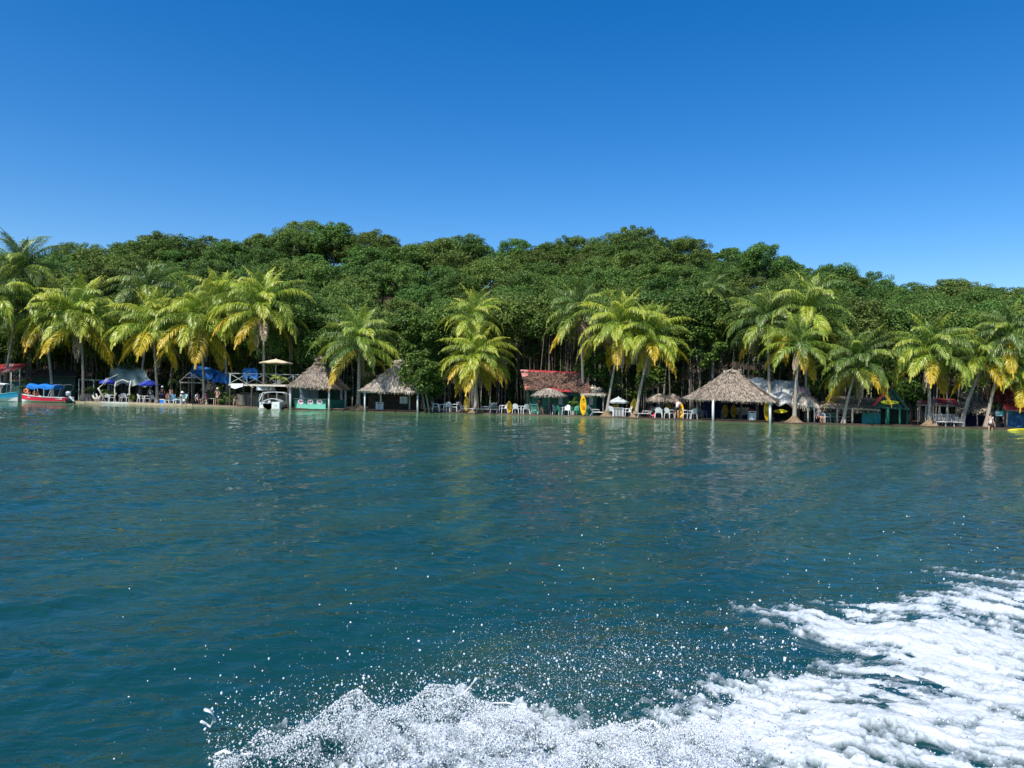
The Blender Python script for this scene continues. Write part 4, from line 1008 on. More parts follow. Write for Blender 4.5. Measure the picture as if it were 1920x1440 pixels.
for i in range(8):
    mb = MB(); mb.sheet([[d.lerp(c, (i+j/4)/8)+Vector((0, 0, .02*(j % 2))), a.lerp(b, (i+j/4)/8)+Vector((0, 0, .02*(j % 2)))] for j in range(5)], .012); mb.build('roof_sheet', 'redroof' if i % 3 else 'fadedred', roof)
posts(h, [(1721, 759, 797, 2.8), (1736, 759, 797, 2.8), (1760, 760, 797, 2.9), (1775, 760, 798, 2.8), (1794, 761, 798, 2.8), (1728, 758, 794, 5.6), (1785, 758, 795, 5.6)], .05, 'palewood')
for i in range(9):
    mb = MB(); p = A(1722+i*8.6, 790, 5.2); mb.box((p.x, p.y, .75), (.06, .03, .9)); mb.build('baluster', 'wood', h)
h = T('ragged_thatch_hut', 'tattered brown thatch hut between the red shelter and the leaning palms', 'hut', G(1825, 3))
thatch_roof(h, A(1802, 740, 4.5), A(1838, 739, 4.5), A(1792, 769, 1.8), A(1856, 772, 1.8), A(1858, 764, 7), A(1798, 760, 7), sd=44, per=60, mt='thatchdark', fringe=.4, ln=.6, wd=.09)
posts(h, [(1797, 770, 799, 2.0), (1832, 771, 801, 2.0), (1853, 772, 802, 2.2)], .06, 'wood')
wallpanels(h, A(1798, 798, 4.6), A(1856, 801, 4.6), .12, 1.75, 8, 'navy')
h = T('blue_hut', 'hut with a mottled blue wall under a dark red leafy roof at the right edge', 'hut', G(1905, 3))
wallpanels(h, A(1890, 804, 2.4), A(1965, 806, 2.4), .12, 1.85, 9, 'bluewall')
a, b, c, d = A(1884, 768, 1.6), A(1970, 772, 1.6), A(1960, 735, 5), A(1872, 730, 5)
roof = MB().beam(A(1884, 769.5, 1.7), A(1970, 773.5, 1.7), .08).build('roof', 'wood', h)
for i in range(8):
    mb = MB(); mb.sheet([[d.lerp(c, (i+j/4)/8)+Vector((0, 0, .02*(j % 2))), a.lerp(b, (i+j/4)/8)+Vector((0, 0, .02*(j % 2)))] for j in range(5)], .012); mb.build('roof_sheet', 'redroof', roof)
posts(h, [(1888, 769, 803, 1.8), (1925, 770, 804, 1.8)], .05, 'wood')
for (cx_, cy_, r1_, r2_, lb) in ((1875, 738, 1.0, .75, 'dark red leaved shrub tree above the small sign at right'), (1908, 752, .8, .6, 'red leaved bush sprawling over the roof at the right edge')):
    M.setdefault('redleaf', mat('dark red leaf', (0.10,0.015,0.02), 0.5, (0.34,0.07,0.07), 1.0, island=.6, transl=.15))
    low_tree(cx_, 3.0, cx_, cy_, r1_, r2_, lb, 26, 60, .2, 'red_leaf_tree', 'redleaf', .05, 1)
s = T('sign_board', 'small pale teal sign board on dark posts near the right edge', 'sign', G(1876, 2.4))
a, b = A(1866, 780, 2.4), A(1885, 780.5, 2.4); mb = MB(); mb.box(((a.x+b.x)/2, a.y, a.z+.20), (b.x-a.x, .04, .42)); bd = mb.build('board', 'hullaqua', s)
mb = MB(); mb.box(((a.x+b.x)/2-.2, a.y-.03, a.z+.26), (.30, .01, .18)); mb.box(((a.x+b.x)/2, a.y-.03, a.z+.05), (b.x-a.x-.08, .01, .08)); mb.build('pale_patch', 'whitecloth', bd)
posts(s, [(1867, 770, 802, 2.45), (1884, 771, 802, 2.45)], .04, 'wood')
mb = MB(); mb.box(((a.x+b.x)/2, a.y+.3, .55), (b.x-a.x-.1, .4, .06)); mb.box(((a.x+b.x)/2, a.y+.3, .30), (b.x-a.x-.2, .3, .4)); mb.build('counter', 'darkwood', s)
# ------------------------------------------------------------------ furniture
def chair_proto(name, mt, label, cat='chair', group=None):
    t = T(name, label, cat, group=group)
    mb = MB(); mb.sheet([[Vector((x, y, .42+.015*math.cos(x*9)-.02*(y > .1))) for x in (-.22, -.1, 0, .1, .22)] for y in (-.22, -.05, .1, .22)], .025); mb.build('seat', mt, t, smooth=False)
    rows = []
    for j in range(6):
        v = j/5; rows.append([Vector((x*(1-.35*max(0, v-.6)*2)*(1+.0), .20+.14*v+.05*(1-(x/.24)**2)*.6, .42+.42*v-(.05*(abs(x)/.24)**2 if j == 5 else 0))) for x in (-.24, -.12, 0, .12, .24)])
    mb = MB()
    V = [p for r in rows for p in r]; V2 = [p+Vector((0, .022, 0)) for p in V]; fs = []
    for j in range(5):
        for i in range(4):
            if i in (1, 2) and j == 2: pass
            q = (j*5+i, j*5+i+1, (j+1)*5+i+1, (j+1)*5+i); fs += [q, tuple(k+30 for k in q[::-1])]
    for j in range(5):
        for i in (0, 4): fs.append((j*5+i, (j+1)*5+i, (j+1)*5+i+30, j*5+i+30))
    for i in range(4): fs.append((25+i, 26+i, 56+i, 55+i))
    mb.add(V+V2, fs); mb.build('backrest', mt, t)
    for sx in (-1, 1):
        mb = MB(); mb.tube([(sx*.25, .27, .62), (sx*.30, .1, .65), (sx*.30, -.18, .64), (sx*.27, -.26, .58)], .026, 6); mb.build('armrest', mt, t)
        for sy in (-1, 1):
            mb = MB(); mb.tube([(sx*.25, sy*.23, .60 if sy < 0 else .42), (sx*.28, sy*.27, .0)], [.03, .024], 5); mb.build('leg', mt, t)
    return Proto(t)
WG = 'white plastic armchairs on the shore'
whitechair = chair_proto('plastic_chair', 'plastic', 'white plastic armchair', group=WG)
def seat_at(proto, px, d, rz, label, group=None, scale=1.0, z=None):
    g = G(px, d); g.z = (z if z is not None else g.z)+.005
    return proto.put(g, rz, label, group, scale)
H_ = math.pi/2
for px, d, rz, lb in ((818, .7, H_+.2, 'white armchair facing right, left of the small white table under the low shrub'),
        (840, .8, -.2, 'white armchair standing right at the small white table'), (853, .9, -H_-.1, 'white armchair facing left towards the small white table'),
        (945, .9, -H_+.4, 'white armchair just left of the short upright yellow kayak by the white row'), (970, .7, 2.7, 'white armchair right of the yellow kayak in the white row'),
        (986, .6, 3.5, 'rightmost white armchair of the row, beside the mint chair'), (1063, .8, -.4, 'white armchair alone in front of the green wall'),
        (1045, 1.1, 1.2, 'white armchair in shade below the bleached thatch umbrella'), (1177, .9, -H_+.2, 'white armchair facing left beside the white slatted table'),
        (1148, 1.2, 2.6, 'white armchair behind the root of the thin leaning palm'), (1236, .8, 2.9, 'white armchair with its back to the water under the left thatch umbrella'),
        (1256, .7, 2.2, 'white armchair next to the person in the pink shirt'), (1288, 1.0, 1.4, 'white armchair turned sideways left of the big pavilion'),
        (1299, .7, -2.8, 'bright white armchair closest to the left front post of the pavilion'), (199, 1.7, .5, 'white armchair beneath the bright blue umbrella'),
        (211, 1.6, -.9, 'white armchair beside the middle post of the driftwood frame'), (231, 2.6, .3, 'white chair in shade inside the driftwood frame'),
        (238, 2.6, -.3, 'second white chair in shade, close to the right driftwood post'), (266, 1.4, 2.4, 'white armchair at the left below the dark blue umbrella'),
        (277, 1.8, -1.2, 'white armchair half behind another under the dark blue umbrella'), (1548, 2.0, .4, 'pale chair in the shade of the long thatch awning')):
    seat_at(whitechair, px, d, rz, lb, scale=1.08)
for p in (whitechair.root,): pass
greychair = chair_proto('plastic_chair', 'greyplastic', 'grey plastic armchair with its back to the water beside the bare palm trunk'); seat_at(greychair, 291, 1.2, 2.8, 'grey plastic armchair with its back to the water beside the bare palm trunk')
seat_at(greychair, 1033, 1.3, .8, 'dark grey armchair in the middle of the shade below the bleached thatch umbrella'); seat_at(greychair, 1318, 2.2, .4, 'dark armchair in the shade at the left end of the pavilion')
greenchair = chair_proto('plastic_chair', 'greenplastic', 'green plastic armchair'); seat_at(greenchair, 1050, .9, 2.4, 'green armchair between two white ones in front of the green house')
seat_at(greenchair, 1080, 1.3, -.6, 'green armchair left of the upright yellow kayak'); seat_at(greenchair, 1104, 1.2, .5, 'green armchair right of the upright yellow kayak')
seat_at(greenchair, 1560, 2.2, -.4, 'green chair at the rail under the long thatch awning')

def table_proto(name, mt, label, w=.8, dp=.8, h=.72, slats=False):
    t = T(name, label, 'table'); mb = MB(); mb.box((0, 0, h), (w, dp, .04)); mb.build('table_top', mt, t)
    for sx in (-1, 1):
        for sy in (-1, 1): mb = MB(); mb.box((sx*(w/2-.06), sy*(dp/2-.06), h/2-.01), (.06, .06, h-.02)); mb.build('leg', mt, t)
    if slats:
        for i in range(7): mb = MB(); mb.box((-w/2+.12+i*(w-.24)/6, -dp/2+.02, h/2-.04), (.05, .025, h-.16)); mb.build('slat', mt, t)
    return Proto(t)
table_proto('small_table', 'plastic', '').put(G(832, .9), .1, 'small white square table between the white armchairs under the low shrub', scale=.9)
table_proto('slatted_table', 'plastic', '', 1.0, .7, .74, True).put(G(1159, 1.2), 0, 'white slatted table below the grey cloth umbrella')
table_proto('small_table', 'plastic', '', .7, .5, .68, True).put(G(713, 1.4)+Vector((0, 0, .03)), 0, 'white slatted table inside the second thatched hut')
table_proto('small_table', 'white', '', .6, .5, .75, True).put(G(1411, 1.0)+Vector((0, 0, .03)), 0, 'narrow white stool like table inside the pavilion near its right post')
table_proto('small_table', 'plastic', '', .8, .6, .45).put(G(335, .9), 0, 'low white table between the pale blue armchairs')
table_proto('small_table', 'plastic', '', .55, .45, .36).put(G(315, .8), 0, 'low white stool below the person in orange')
table_proto('small_table', 'palewood', '', 1.4, .6, .6).put(G(392, 2.4), 0, 'low table in front of the maroon clad sitter')
table_proto('round_table', 'darkwood', '', .9, .9, .7).put(G(1022, 1.3), 0, 'dark table in the shade of the bleached thatch umbrella')
table_proto('picnic_table', 'wood', '', 1.6, .6, .7).put(G(1372, 3), 0, 'long wooden table deep inside the pavilion')
# adirondack chairs
t = T('adirondack_chair', 'x', 'chair')
for i in range(5):
    x = -.24+i*.12; hh = .62+.1*math.sin((i+.5)/5*math.pi)
    mb = MB(); mb.beam((x, .22, .30), (x*1.15, .50, .30+hh), .105, .02); mb.build('back_slat', 'pale_blue', t)
for i in range(5): mb = MB(); mb.box((0, -.28+i*.12, .36-i*.018), (.56, .105, .02)); mb.build('seat_slat', 'pale_blue', t)
for sx in (-1, 1):
    mb = MB(); mb.box((sx*.34, -.02, .56), (.13, .70, .025)); mb.build('armrest', 'pale_blue', t)
    mb = MB(); mb.box((sx*.32, -.30, .27), (.06, .08, .54)); mb.build('leg', 'pale_blue', t)
    mb = MB(); mb.beam((sx*.30, -.30, .34), (sx*.30, .55, .04), .03, .1); mb.build('leg', 'pale_blue', t)
ad = Proto(t); ad.put(G(324, 1.2), .5, 'left pale blue slatted armchair behind the low white table'); ad.put(G(341, 1.1), -.5, 'right pale blue slatted armchair behind the wader in white')
# loungers
def lounger_proto(mt, name='sun_lounger', frame='metal'):
    t = T(name, 'x', 'sun lounger')
    for i in range(8): mb = MB(); mb.box((0, -.95+i*.15, .33), (.56, .125, .02)); mb.build('seat_slat', mt, t)
    for i in range(6): mb = MB(); mb.beam((-.28, .26+i*.095, .35+i*.105), (.28, .26+i*.095, .35+i*.105), .10, .02); mb.build('back_slat', mt, t)
    for sx in (-1, 1):
        mb = MB(); mb.tube([(sx*.31, -1.0, .33), (sx*.31, .24, .33), (sx*.31, .84, .95)], .022, 6); mb.build('frame', frame, t)
        mb = MB(); mb.tube([(sx*.31, -.85, 0), (sx*.31, -.75, .33)], .02, 5); mb.build('leg', frame, t)
        mb = MB(); mb.tube([(sx*.31, .55, 0), (sx*.31, .3, .34)], .02, 5); mb.build('leg', frame, t)
        mb = MB(); mb.tube([(sx*.33, -.2, .33), (sx*.36, -.15, .55), (sx*.36, .35, .56)], .02, 5); mb.build('armrest', frame, t)
    return Proto(t)
lg = lounger_proto('plastic'); lgg = lounger_proto('greyplastic', frame='metal')
lg.put(G(874, 1.0), 1.25, 'white lounger in front of the dim yellow kayak, left of the low bright palm')
lg.put(G(909, .9), -1.2, 'white lounger with raised back right of the low bright palm')
lg.put(G(928, 1.1), 3.0, 'white lounger seen from behind, first of the white row')
lgg.put(G(1120, 1.3), 1.3, 'grey slatted lounger left of the thin leaning palm')
lg.put(G(1212, 1.0), -1.4, 'white lounger beside the second leaning palm near the thatch umbrellas')
LG = 'white loungers by the red roofed shelter'
lg.put(G(1762, 1.3), -.35, 'leftmost of the three white loungers by the flared palm', LG); lg.put(G(1778, 1.5), -.35, 'middle one of the three white loungers by the flared palm', LG)
lg.put(G(1794, 1.3), -.35, 'rightmost of the three white loungers by the flared palm', LG)
lgg.put(G(1745, 2.2), -.4, 'grey lounger mostly hidden behind the flared palm foot')
mint = lounger_proto('mint', 'sun_lounger', 'metal'); mint.put(G(1005, 1.0), 2.9, 'mint green lounger back by the white armchair row')
mint.put(G(1022, 2.1), -1.3, 'mint green lounger in the shade near the green wall')
# cooler and planter, pots
c = T('cooler_box', 'blue cooler box with a white lid on the sand', 'cooler', G(306, .9)); g = G(306, .9)
MB().box(g+Vector((0, 0, .19)), (.42, .32, .38)).build('box', 'bluecanopy', c); MB().box(g+Vector((0, 0, .41)), (.46, .36, .07)).build('lid', 'plastic', c)
def bushy(px, d, z, rx, rz, label, cat='plant', name='leafy_plant', lm='leaf2', base=None, ncl=14, nl=30, ls=.16, pot=True):
    g = base or G(px, d); t = T(name, label, cat, g); rs = np.random.RandomState(int(px)); a, q = crown_pts(rs, rx, rz, z, ncl, nl, (.15, .3), low=-.9); V, Fc = leaves(a, q, ls, rs); npmesh('foliage', V, Fc, lm, t)
    mb = MB(); mb.tube([g, g+Vector((0, 0, z))], .03, 5); mb.build('stem', 'bark', t)
    if pot: MB().lathe(g, [(.02, 0), (.18, 0), (.24, .34), (.20, .34), (.19, .28), (.01, .28)], 10).build('pot', 'palewood', t)
bushy(50, 2.4, 1.5, .5, .7, 'tall leafy plant behind the bow of the red boat', pot=False)
bushy(169, 2.0, 1.25, .4, .25, 'bright bushy plant above the grey slat fence', pot=False)
bushy(200, 1.9, .95, .6, .28, 'bright leafy plant at the foot of the driftwood frame', pot=False)
bushy(247, 1.5, .45, .3, .35, 'small yellow green plant beside the right driftwood post')
bushy(425, 2.2, .7, .9, .8, 'broad leafy bush below the left end of the raised deck', ncl=24, pot=False)
bushy(412, 3.5, 1.0, .8, .9, 'dark leafy bush behind the standing woman', ncl=24, pot=False)
bushy(1076, 2.2, .95, .55, .5, 'yellow green leafy plant in front of the dark doorway')
# potted palm on the deck
g = A(524, 703, 2.6); g.z = dz; t = T('potted_palm', 'small bright potted palm on the deck under the cream umbrella', 'plant', g)
MB().lathe(g, [(.02, 0), (.17, 0), (.24, .4), (.2, .4), (.18, .3), (.01, .3)], 10).build('pot', 'palewood', t)
for i in range(10):
    o = bpy.data.objects.new('frond', frond_mesh((1, 2, 3)[i % 3], 'lime', i % 2)); C.objects.link(o); o.parent = t; o.location = (0, 0, .35); o.rotation_euler = (0, 0, i*2.4); o.scale = (.27,)*3

# ------------------------------------------------------------------ kayaks
def kayak_mesh(L=1.85, B=.62, D=.24):
    """upright: length along Z, deck towards -Y"""
    n = 18; m_ = 12; vs = []; fs = []
    for i in range(n+1):
        t = i/n; w = B/2*max(.03, math.sin(math.pi*min(max(t, .002), .998))**.55)*(1-.12*(t-.4)); dpt = D*max(.08, math.sin(math.pi*t)**.5)
        for j in range(m_):
            a = 2*math.pi*j/m_; x = math.cos(a)*w; y = math.sin(a)*dpt/2
            if y < 0:   # deck: flattened with a long well
                y *= .55
                if .2 < t < .8 and abs(x) < w*.7: y += .09*math.sin((t-.2)/.6*math.pi)**.5
            vs.append((x, y+.1*(t-.5)**2*-.8, t*L))
    for i in range(n):
        for j in range(m_): fs.append((i*m_+j, i*m_+(j+1)%m_, (i+1)*m_+(j+1)%m_, (i+1)*m_+j))
    fs += [tuple(range(m_-1, -1, -1)), tuple(range(n*m_, (n+1)*m_))]
    return vs, fs
def kayak_proto(mt, trim='orange', name='kayak'):
    t = T(name, 'x', 'kayak'); vs, fs = kayak_mesh(); mb = MB(); mb.add(vs, fs); mb.build('hull', mt, t, smooth=True)
    mb = MB(); mb.sheet([[Vector((x, -.035-.03*math.cos(x*6), z)) for x in (-.12, 0, .12)] for z in (.6, .75, .9)], .02); mb.build('seat', mt, t)
    mb = MB(); mb.beam((0, -.07, 1.35), (0, -.10, 1.45), .10, .02); mb.build('handle', 'black', t)
    return Proto(t)
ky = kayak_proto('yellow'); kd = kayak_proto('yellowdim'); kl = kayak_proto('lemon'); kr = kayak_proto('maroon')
def kput(p, px, d, ht, label, rz=0, lean=-.12, side=0.0, z=0):
    g = G(px, d)+Vector((0, 0, z)); p.put(g, 0, label, 'kayaks stored along the shore', scale=(.9 if ht < 1.7 else 1.0, 1, ht/1.85), rot=(lean, side, rz))
kput(ky, 1095, .45, 1.84, 'bright yellow kayak standing upright at the water edge before the green house', .25, -.08)
kput(ky, 956, 1.0, 1.15, 'short yellow kayak standing upright behind the white armchair row', .3, -.1)
kput(kd, 876, 2.0, 1.45, 'dim yellow kayak standing in the shade left of the low bright palm')
kput(kd, 1155, 2.2, 1.35, 'dim yellow kayak standing behind the white slatted table')
kput(kd, 1186, 1.5, 1.65, 'old yellow kayak leaning on the trunk of the second leaning palm', -.2, -.1, .12)
kput(kd, 1254, 3.0, 1.3, 'dim yellow kayak standing in shade under the thatch umbrellas')
kput(ky, 1277, .9, 1.35, 'yellow kayak held upright by the person in the pink shirt', -.3, -.1)
kput(kd, 1361, 5.6, 1.25, 'left of the two dim yellow kayaks inside the pavilion'); kput(kd, 1377, 5.6, 1.25, 'right of the two dim yellow kayaks inside the pavilion')
kput(ky, 1440, .4, 1.7, 'yellow kayak leaning beside the right white pavilion post', .5, -.05, -.05)
def klay(p, px, py, d, label, ln=1.85, rz=0):
    q = A(px, py, d); p.put(q, 0, label, 'kayaks stored along the shore', scale=(.55, .8, ln/1.85), rot=(R(90)-R(90), R(90), rz))
klay(kl, 1450, 771, 3.4, 'lemon yellow kayak lying across the rail right of the pavilion', 1.2)
klay(kl, 1651, 754, 1.8, 'yellow kayak hung sideways in the gable of the kiosk', 1.5)
klay(kr, 1402, 770, 3.2, 'red kayak lying across the shelf inside the pavilion', .65)
klay(kl, 1888, 807, -.6, 'long yellow kayak afloat at the right edge', 2.6)

# ------------------------------------------------------------------ boats
def hull(t, p0, L, B, H, top_m, bot_m, gun_m, zsplit=.42, bow=1, rake=.55, sheer=.45, rz=0.0, name_top='topside'):
    """bow towards -x when bow=-1; p0 = mid water point"""
    n = 20; ca, sa = math.cos(rz), math.sin(rz)
    def P(x, y, z): x *= bow; return Vector((p0.x+x*ca-y*sa, p0.y+x*sa+y*ca, p0.z+z))
    def st(i):
        t_ = i/n; x = -L/2+L*t_; w = B/2*(1-max(0, (t_-.45)/.55)**2.2*.97)*(.92+.08*min(1, t_*5)); zt = H*(1+sheer*max(0, t_-.3)**1.8/.53); zk = -.12+max(0, t_-.72)**1.6*rake*4.2*H*.5
        return x, w, zt, zk
    top = MB(); bot = MB(); gun = MB(); inn = MB(); tv = []; bv = []
    for sd in (-1, 1):
        rt = []; rm = []; rk = []; ri = []; rf = []
        for i in range(n+1):
            x, w, zt, zk = st(i); zm = zk+(zt-zk)*zsplit
            rt.append(P(x+(.25 if i == n else 0)*0, sd*w, zt)); rm.append(P(x, sd*w*.90, zm)); rk.append(P(x, sd*w*.25, zk)); ri.append(P(x, sd*w*.88, zt-.02)); rf.append(P(x, sd*w*.62, max(zk+.1, .08)))
        for mb, r1, r2 in ((top, rm, rt), (bot, rk, rm), (inn, ri, rf)):
            b = len(mb.v); mb.v += [tuple(v) for v in r1+r2]; mb.f += [(b+i, b+i+1, b+n+2+i, b+n+1+i) for i in range(n)]
        gun.tube(rt, .035, 6)
        if sd == -1: k0, m0, t0, f0_ = rk, rm, rt, rf
    b = len(bot.v); bot.v += [tuple(v) for v in k0+rk]; bot.f += [(b+i, b+i+1, b+n+2+i, b+n+1+i) for i in range(n)]
    b = len(inn.v); inn.v += [tuple(v) for v in f0_+rf]; inn.f += [(b+i, b+i+1, b+n+2+i, b+n+1+i) for i in range(n)]
    bot.poly([k0[0], rk[0], rm[0], m0[0]], d=(0, 0, .001)); top.poly([m0[0], rm[0], rt[0], t0[0]], d=(.01*bow, 0, 0))
    a = top.build(name_top, top_m, t, smooth=True); bot.build('hull_bottom', bot_m, t, smooth=True); gun.build('gunwale', gun_m, t, smooth=True); inn.build('interior', 'hullwhite', t)
    dk = MB(); dk.sheet([[P(*(lambda s: (s[0], u*s[1]*.95, s[2]+.03))(st(i))) for u in (-1, 0, 1)] for i in range(n-5, n+1)], .03); dk.build('foredeck', gun_m, t)
    for i in (4, 8, 12): x, w, zt, zk = st(i); mb = MB(); c1, c2 = P(x, -w*.85, zt-.18), P(x, w*.85, zt-.18); mb.beam(c1, c2, .28, .04); mb.build('thwart', 'hullwhite', t)
    return P, st, a
def engine(t, q, s=1.0, bow=1):
    mb = MB(); mb.lathe(q+Vector((0, 0, .25*s)), [(.02, .36*s), (.13*s, .33*s), (.17*s, .2*s), (.16*s, .02), (.10*s, -.05)], 12, 1.3, 1); e = mb.build('outboard_engine', 'engine', t, smooth=True)
    mb = MB(); mb.beam(q+Vector((-bow*.05, 0, .25*s)), q+Vector((-bow*.42*s, 0, -.12*s)), .12*s, .14*s); mb.lathe(q+Vector((-bow*.45*s, 0, -.18*s)), [(.02, -.1), (.09, -.05), (.09, .05), (.02, .1)], 8); mb.build('outboard_leg', 'hullwhite', e)
p0 = G(90, -1.3); p0.z = 0
t = T('motor_boat', 'red and white motor boat with a bright blue canopy and orange life jackets', 'boat', p0)
LB = 101*p0.y/F_PX*.88; P_, st, ts = hull(t, p0+Vector((-.15, 0, 0)), LB, 1.7, .52, 'red', 'hullwhite', 'hullwhite', .42, -1)
for k, (xa, xb, n_) in enumerate(((.80, .62, 7), (.18, .05, 6))):
    x0 = p0.x-.15-(-LB/2+LB*xa); x1 = p0.x-.15-(-LB/2+LB*xb); zz = .38 if k else .47; glyphs(ts, x0, x1, zz, .15, p0.y-(.62 if k == 0 else .86), n_, 'hullwhite', 8+k)
cy = p0.y; za = A(58, 722, -1.3).z; zb = A(60, 727, -1.3).z; rows = []
for j in range(7):
    v = -1+2*j/6; rows.append([Vector((A(57+i*4.6, 720, -1.3).x, cy+v*.85, za+.05*math.cos(v*1.5)*2-.12*abs(v)**3*1.6+.07*math.cos(i/6*math.pi*2)) ) for i in range(13)])
mb = MB(); mb.sheet(rows, .03); cn = mb.build('canopy', 'bluecanopy', t, smooth=True)
mb = MB()
for v in (-.86, .86): mb.sheet([[Vector((A(57+i*4.6, 720, -1.3).x, cy+v+.01*k, za-.15-.02+.07*math.cos(i/6*math.pi*2)-k*.16)) for i in range(13)] for k in (0, 1)], .012)
mb.build('valance', 'bluecanopy', cn)
for xa, xb in ((57, 62), (73, 73), (91.5, 91.5), (107, 100)):
    for v in (-.8, .8): mb = MB(); mb.tube([Vector((A(xa, 725, -1.3).x, cy+v, za-.2)), Vector((A(xb, 740, -1.3).x, cy+v, .55))], .022, 6); mb.build('canopy_post', 'metal', t)
for v in (-.75, .75): mb = MB(); mb.tube([Vector((A(xx, yy_, -1.3).x, cy+v, A(xx, yy_, -1.3).z)) for xx, yy_ in ((112, 722), (126, 721), (133, 724), (128, 734), (124, 742))], .022, 6); mb.build('rear_frame', 'darkmetal', t)
engine(t, Vector((A(131, 740, -1.3).x, cy, .45)), 1.15, -1)
mb = MB(); mb.ball(Vector((A(130, 748, -1.3).x, cy-.2, .22)), (.42, .3, .34)); mb.build('engine_well', 'enginedark', t)
LJ = 'orange life jackets on the bow of the red boat'
for i, (x_, y_) in enumerate(((50, 733), (67, 737))):
    c = A(x_, y_, -1.3); lj = T('life_jacket', ('left' if i == 0 else 'right')+' orange life jacket piled on the bow of the red boat', 'life jacket', c-Vector((0, 0, .2)), group=LJ)
    mb = MB(); pts = [c+Vector((math.cos(a_)*.17, -.05+.05*math.sin(a_*2), math.sin(a_)*.17)) for a_ in [k*math.pi/4 for k in range(9)]]; mb.tube(pts, .10, 7, cap=False); mb.build('collar', 'orange', lj, smooth=True)
    mb = MB(); mb.ball(c+Vector((.12, .08, -.14)), (.24, .14, .12)); mb.build('body', 'orange', lj, smooth=True)
# white and turquoise boat at the left edge
p0 = G(-12, -1.0); p0.z = 0
t = T('motor_boat', 'white and turquoise boat with a white canopy cut by the left edge', 'boat', p0)
hull(t, p0, 4.9, 1.6, .55, 'hullteal', 'hullwhite', 'hullaqua', .5, 1, sheer=.75)
rows = [[Vector((A(-38+i*6.2, 718, -1.0).x, p0.y+v*.8, A(0, 719, -1).z+.08-.12*abs(v)**3-.02*abs(i-5))) for i in range(10)] for v in (-1, -.6, 0, .6, 1)]
MB().sheet(rows, .04).build('canopy', 'whitecloth', t, smooth=True)
for xa, xb in ((16, 5), (4, 1), (-20, -20)):
    for v in (-.7, .7): MB().tube([Vector((A(xa, 720, -1).x, p0.y+v, A(0, 721, -1).z)), Vector((A(xb, 738, -1).x, p0.y+v, .6))], .022, 6).build('canopy_post', 'metal', t)
# white boat seen from the stern by the bar hut
p0 = G(511, -.9); p0.z = 0
t = T('motor_boat', 'white boat seen from astern with two blocky stern corners and a tube frame', 'boat', p0)
P2, st2, _ = hull(t, p0+Vector((0, 2.2, 0)), 4.6, 1.75, .5, 'hullwhite', 'hullwhite', 'hullwhite', .5, 1, rz=R(90))
def xb_(px, py=750): return A(px, py, -.9)
for (a_, b_) in ((489, 503), (512, 524)):
    p, q = xb_(a_, 766), xb_(b_, 766); z = xb_(a_, 755).z
    mb = MB(); mb.frame(((p.x+q.x)/2, p.y-.15, z/2+.02), ((q.x-p.x)/2*.92, 0, 0), (0, .35, 0), (0, 0, z/2+.05)); mb.build('stern_block', 'hullwhite', t)
    mb = MB(); mb.box(((p.x+q.x)/2, p.y-.2, .04), ((q.x-p.x)*1.12, .6, .05)); mb.build('swim_step', 'hullwhite', t)
    mb = MB(); mb.box(((p.x+q.x)/2, p.y-.515, z*.62), (.16, .012, .1)); mb.build('mark', 'greycloth', t)
q = xb_(506, 756); engine(t, Vector((q.x, q.y-.1, .35)), .7, 1)
rows = [[Vector((xb_(496+i*3.3, 748).x, p0.y+.2+v, xb_(505, 752).z+.25*math.sin(i/8*math.pi)+.0*v)) for i in range(9)] for v in (0, .5, 1.0)]
MB().sheet(rows, .04).build('seat_back', 'hullwhite', t, smooth=True)
for v, dy in ((0, 0), (.9, .9)):
    MB().tube([Vector((xb_(a_, b_).x, p0.y+dy, xb_(a_, b_).z)) for a_, b_ in ((491, 754), (493, 740), (498, 736), (511, 735), (525, 736), (531, 740), (531, 754))], .035, 7).build('tube_frame', 'greycloth', t, smooth=True)
MB().tube([Vector((xb_(512, 754).x, p0.y+.9, .5)), Vector((xb_(513, 736).x, p0.y+.9, xb_(513, 736).z))], .03, 6).build('mast', 'greycloth', t)
MB().beam(Vector((xb_(490, 752).x, p0.y+.3, .7)), Vector((xb_(495, 738).x, p0.y+.3, xb_(495, 738).z)), .07, .05).build('frame_leg', 'hullwhite', t)

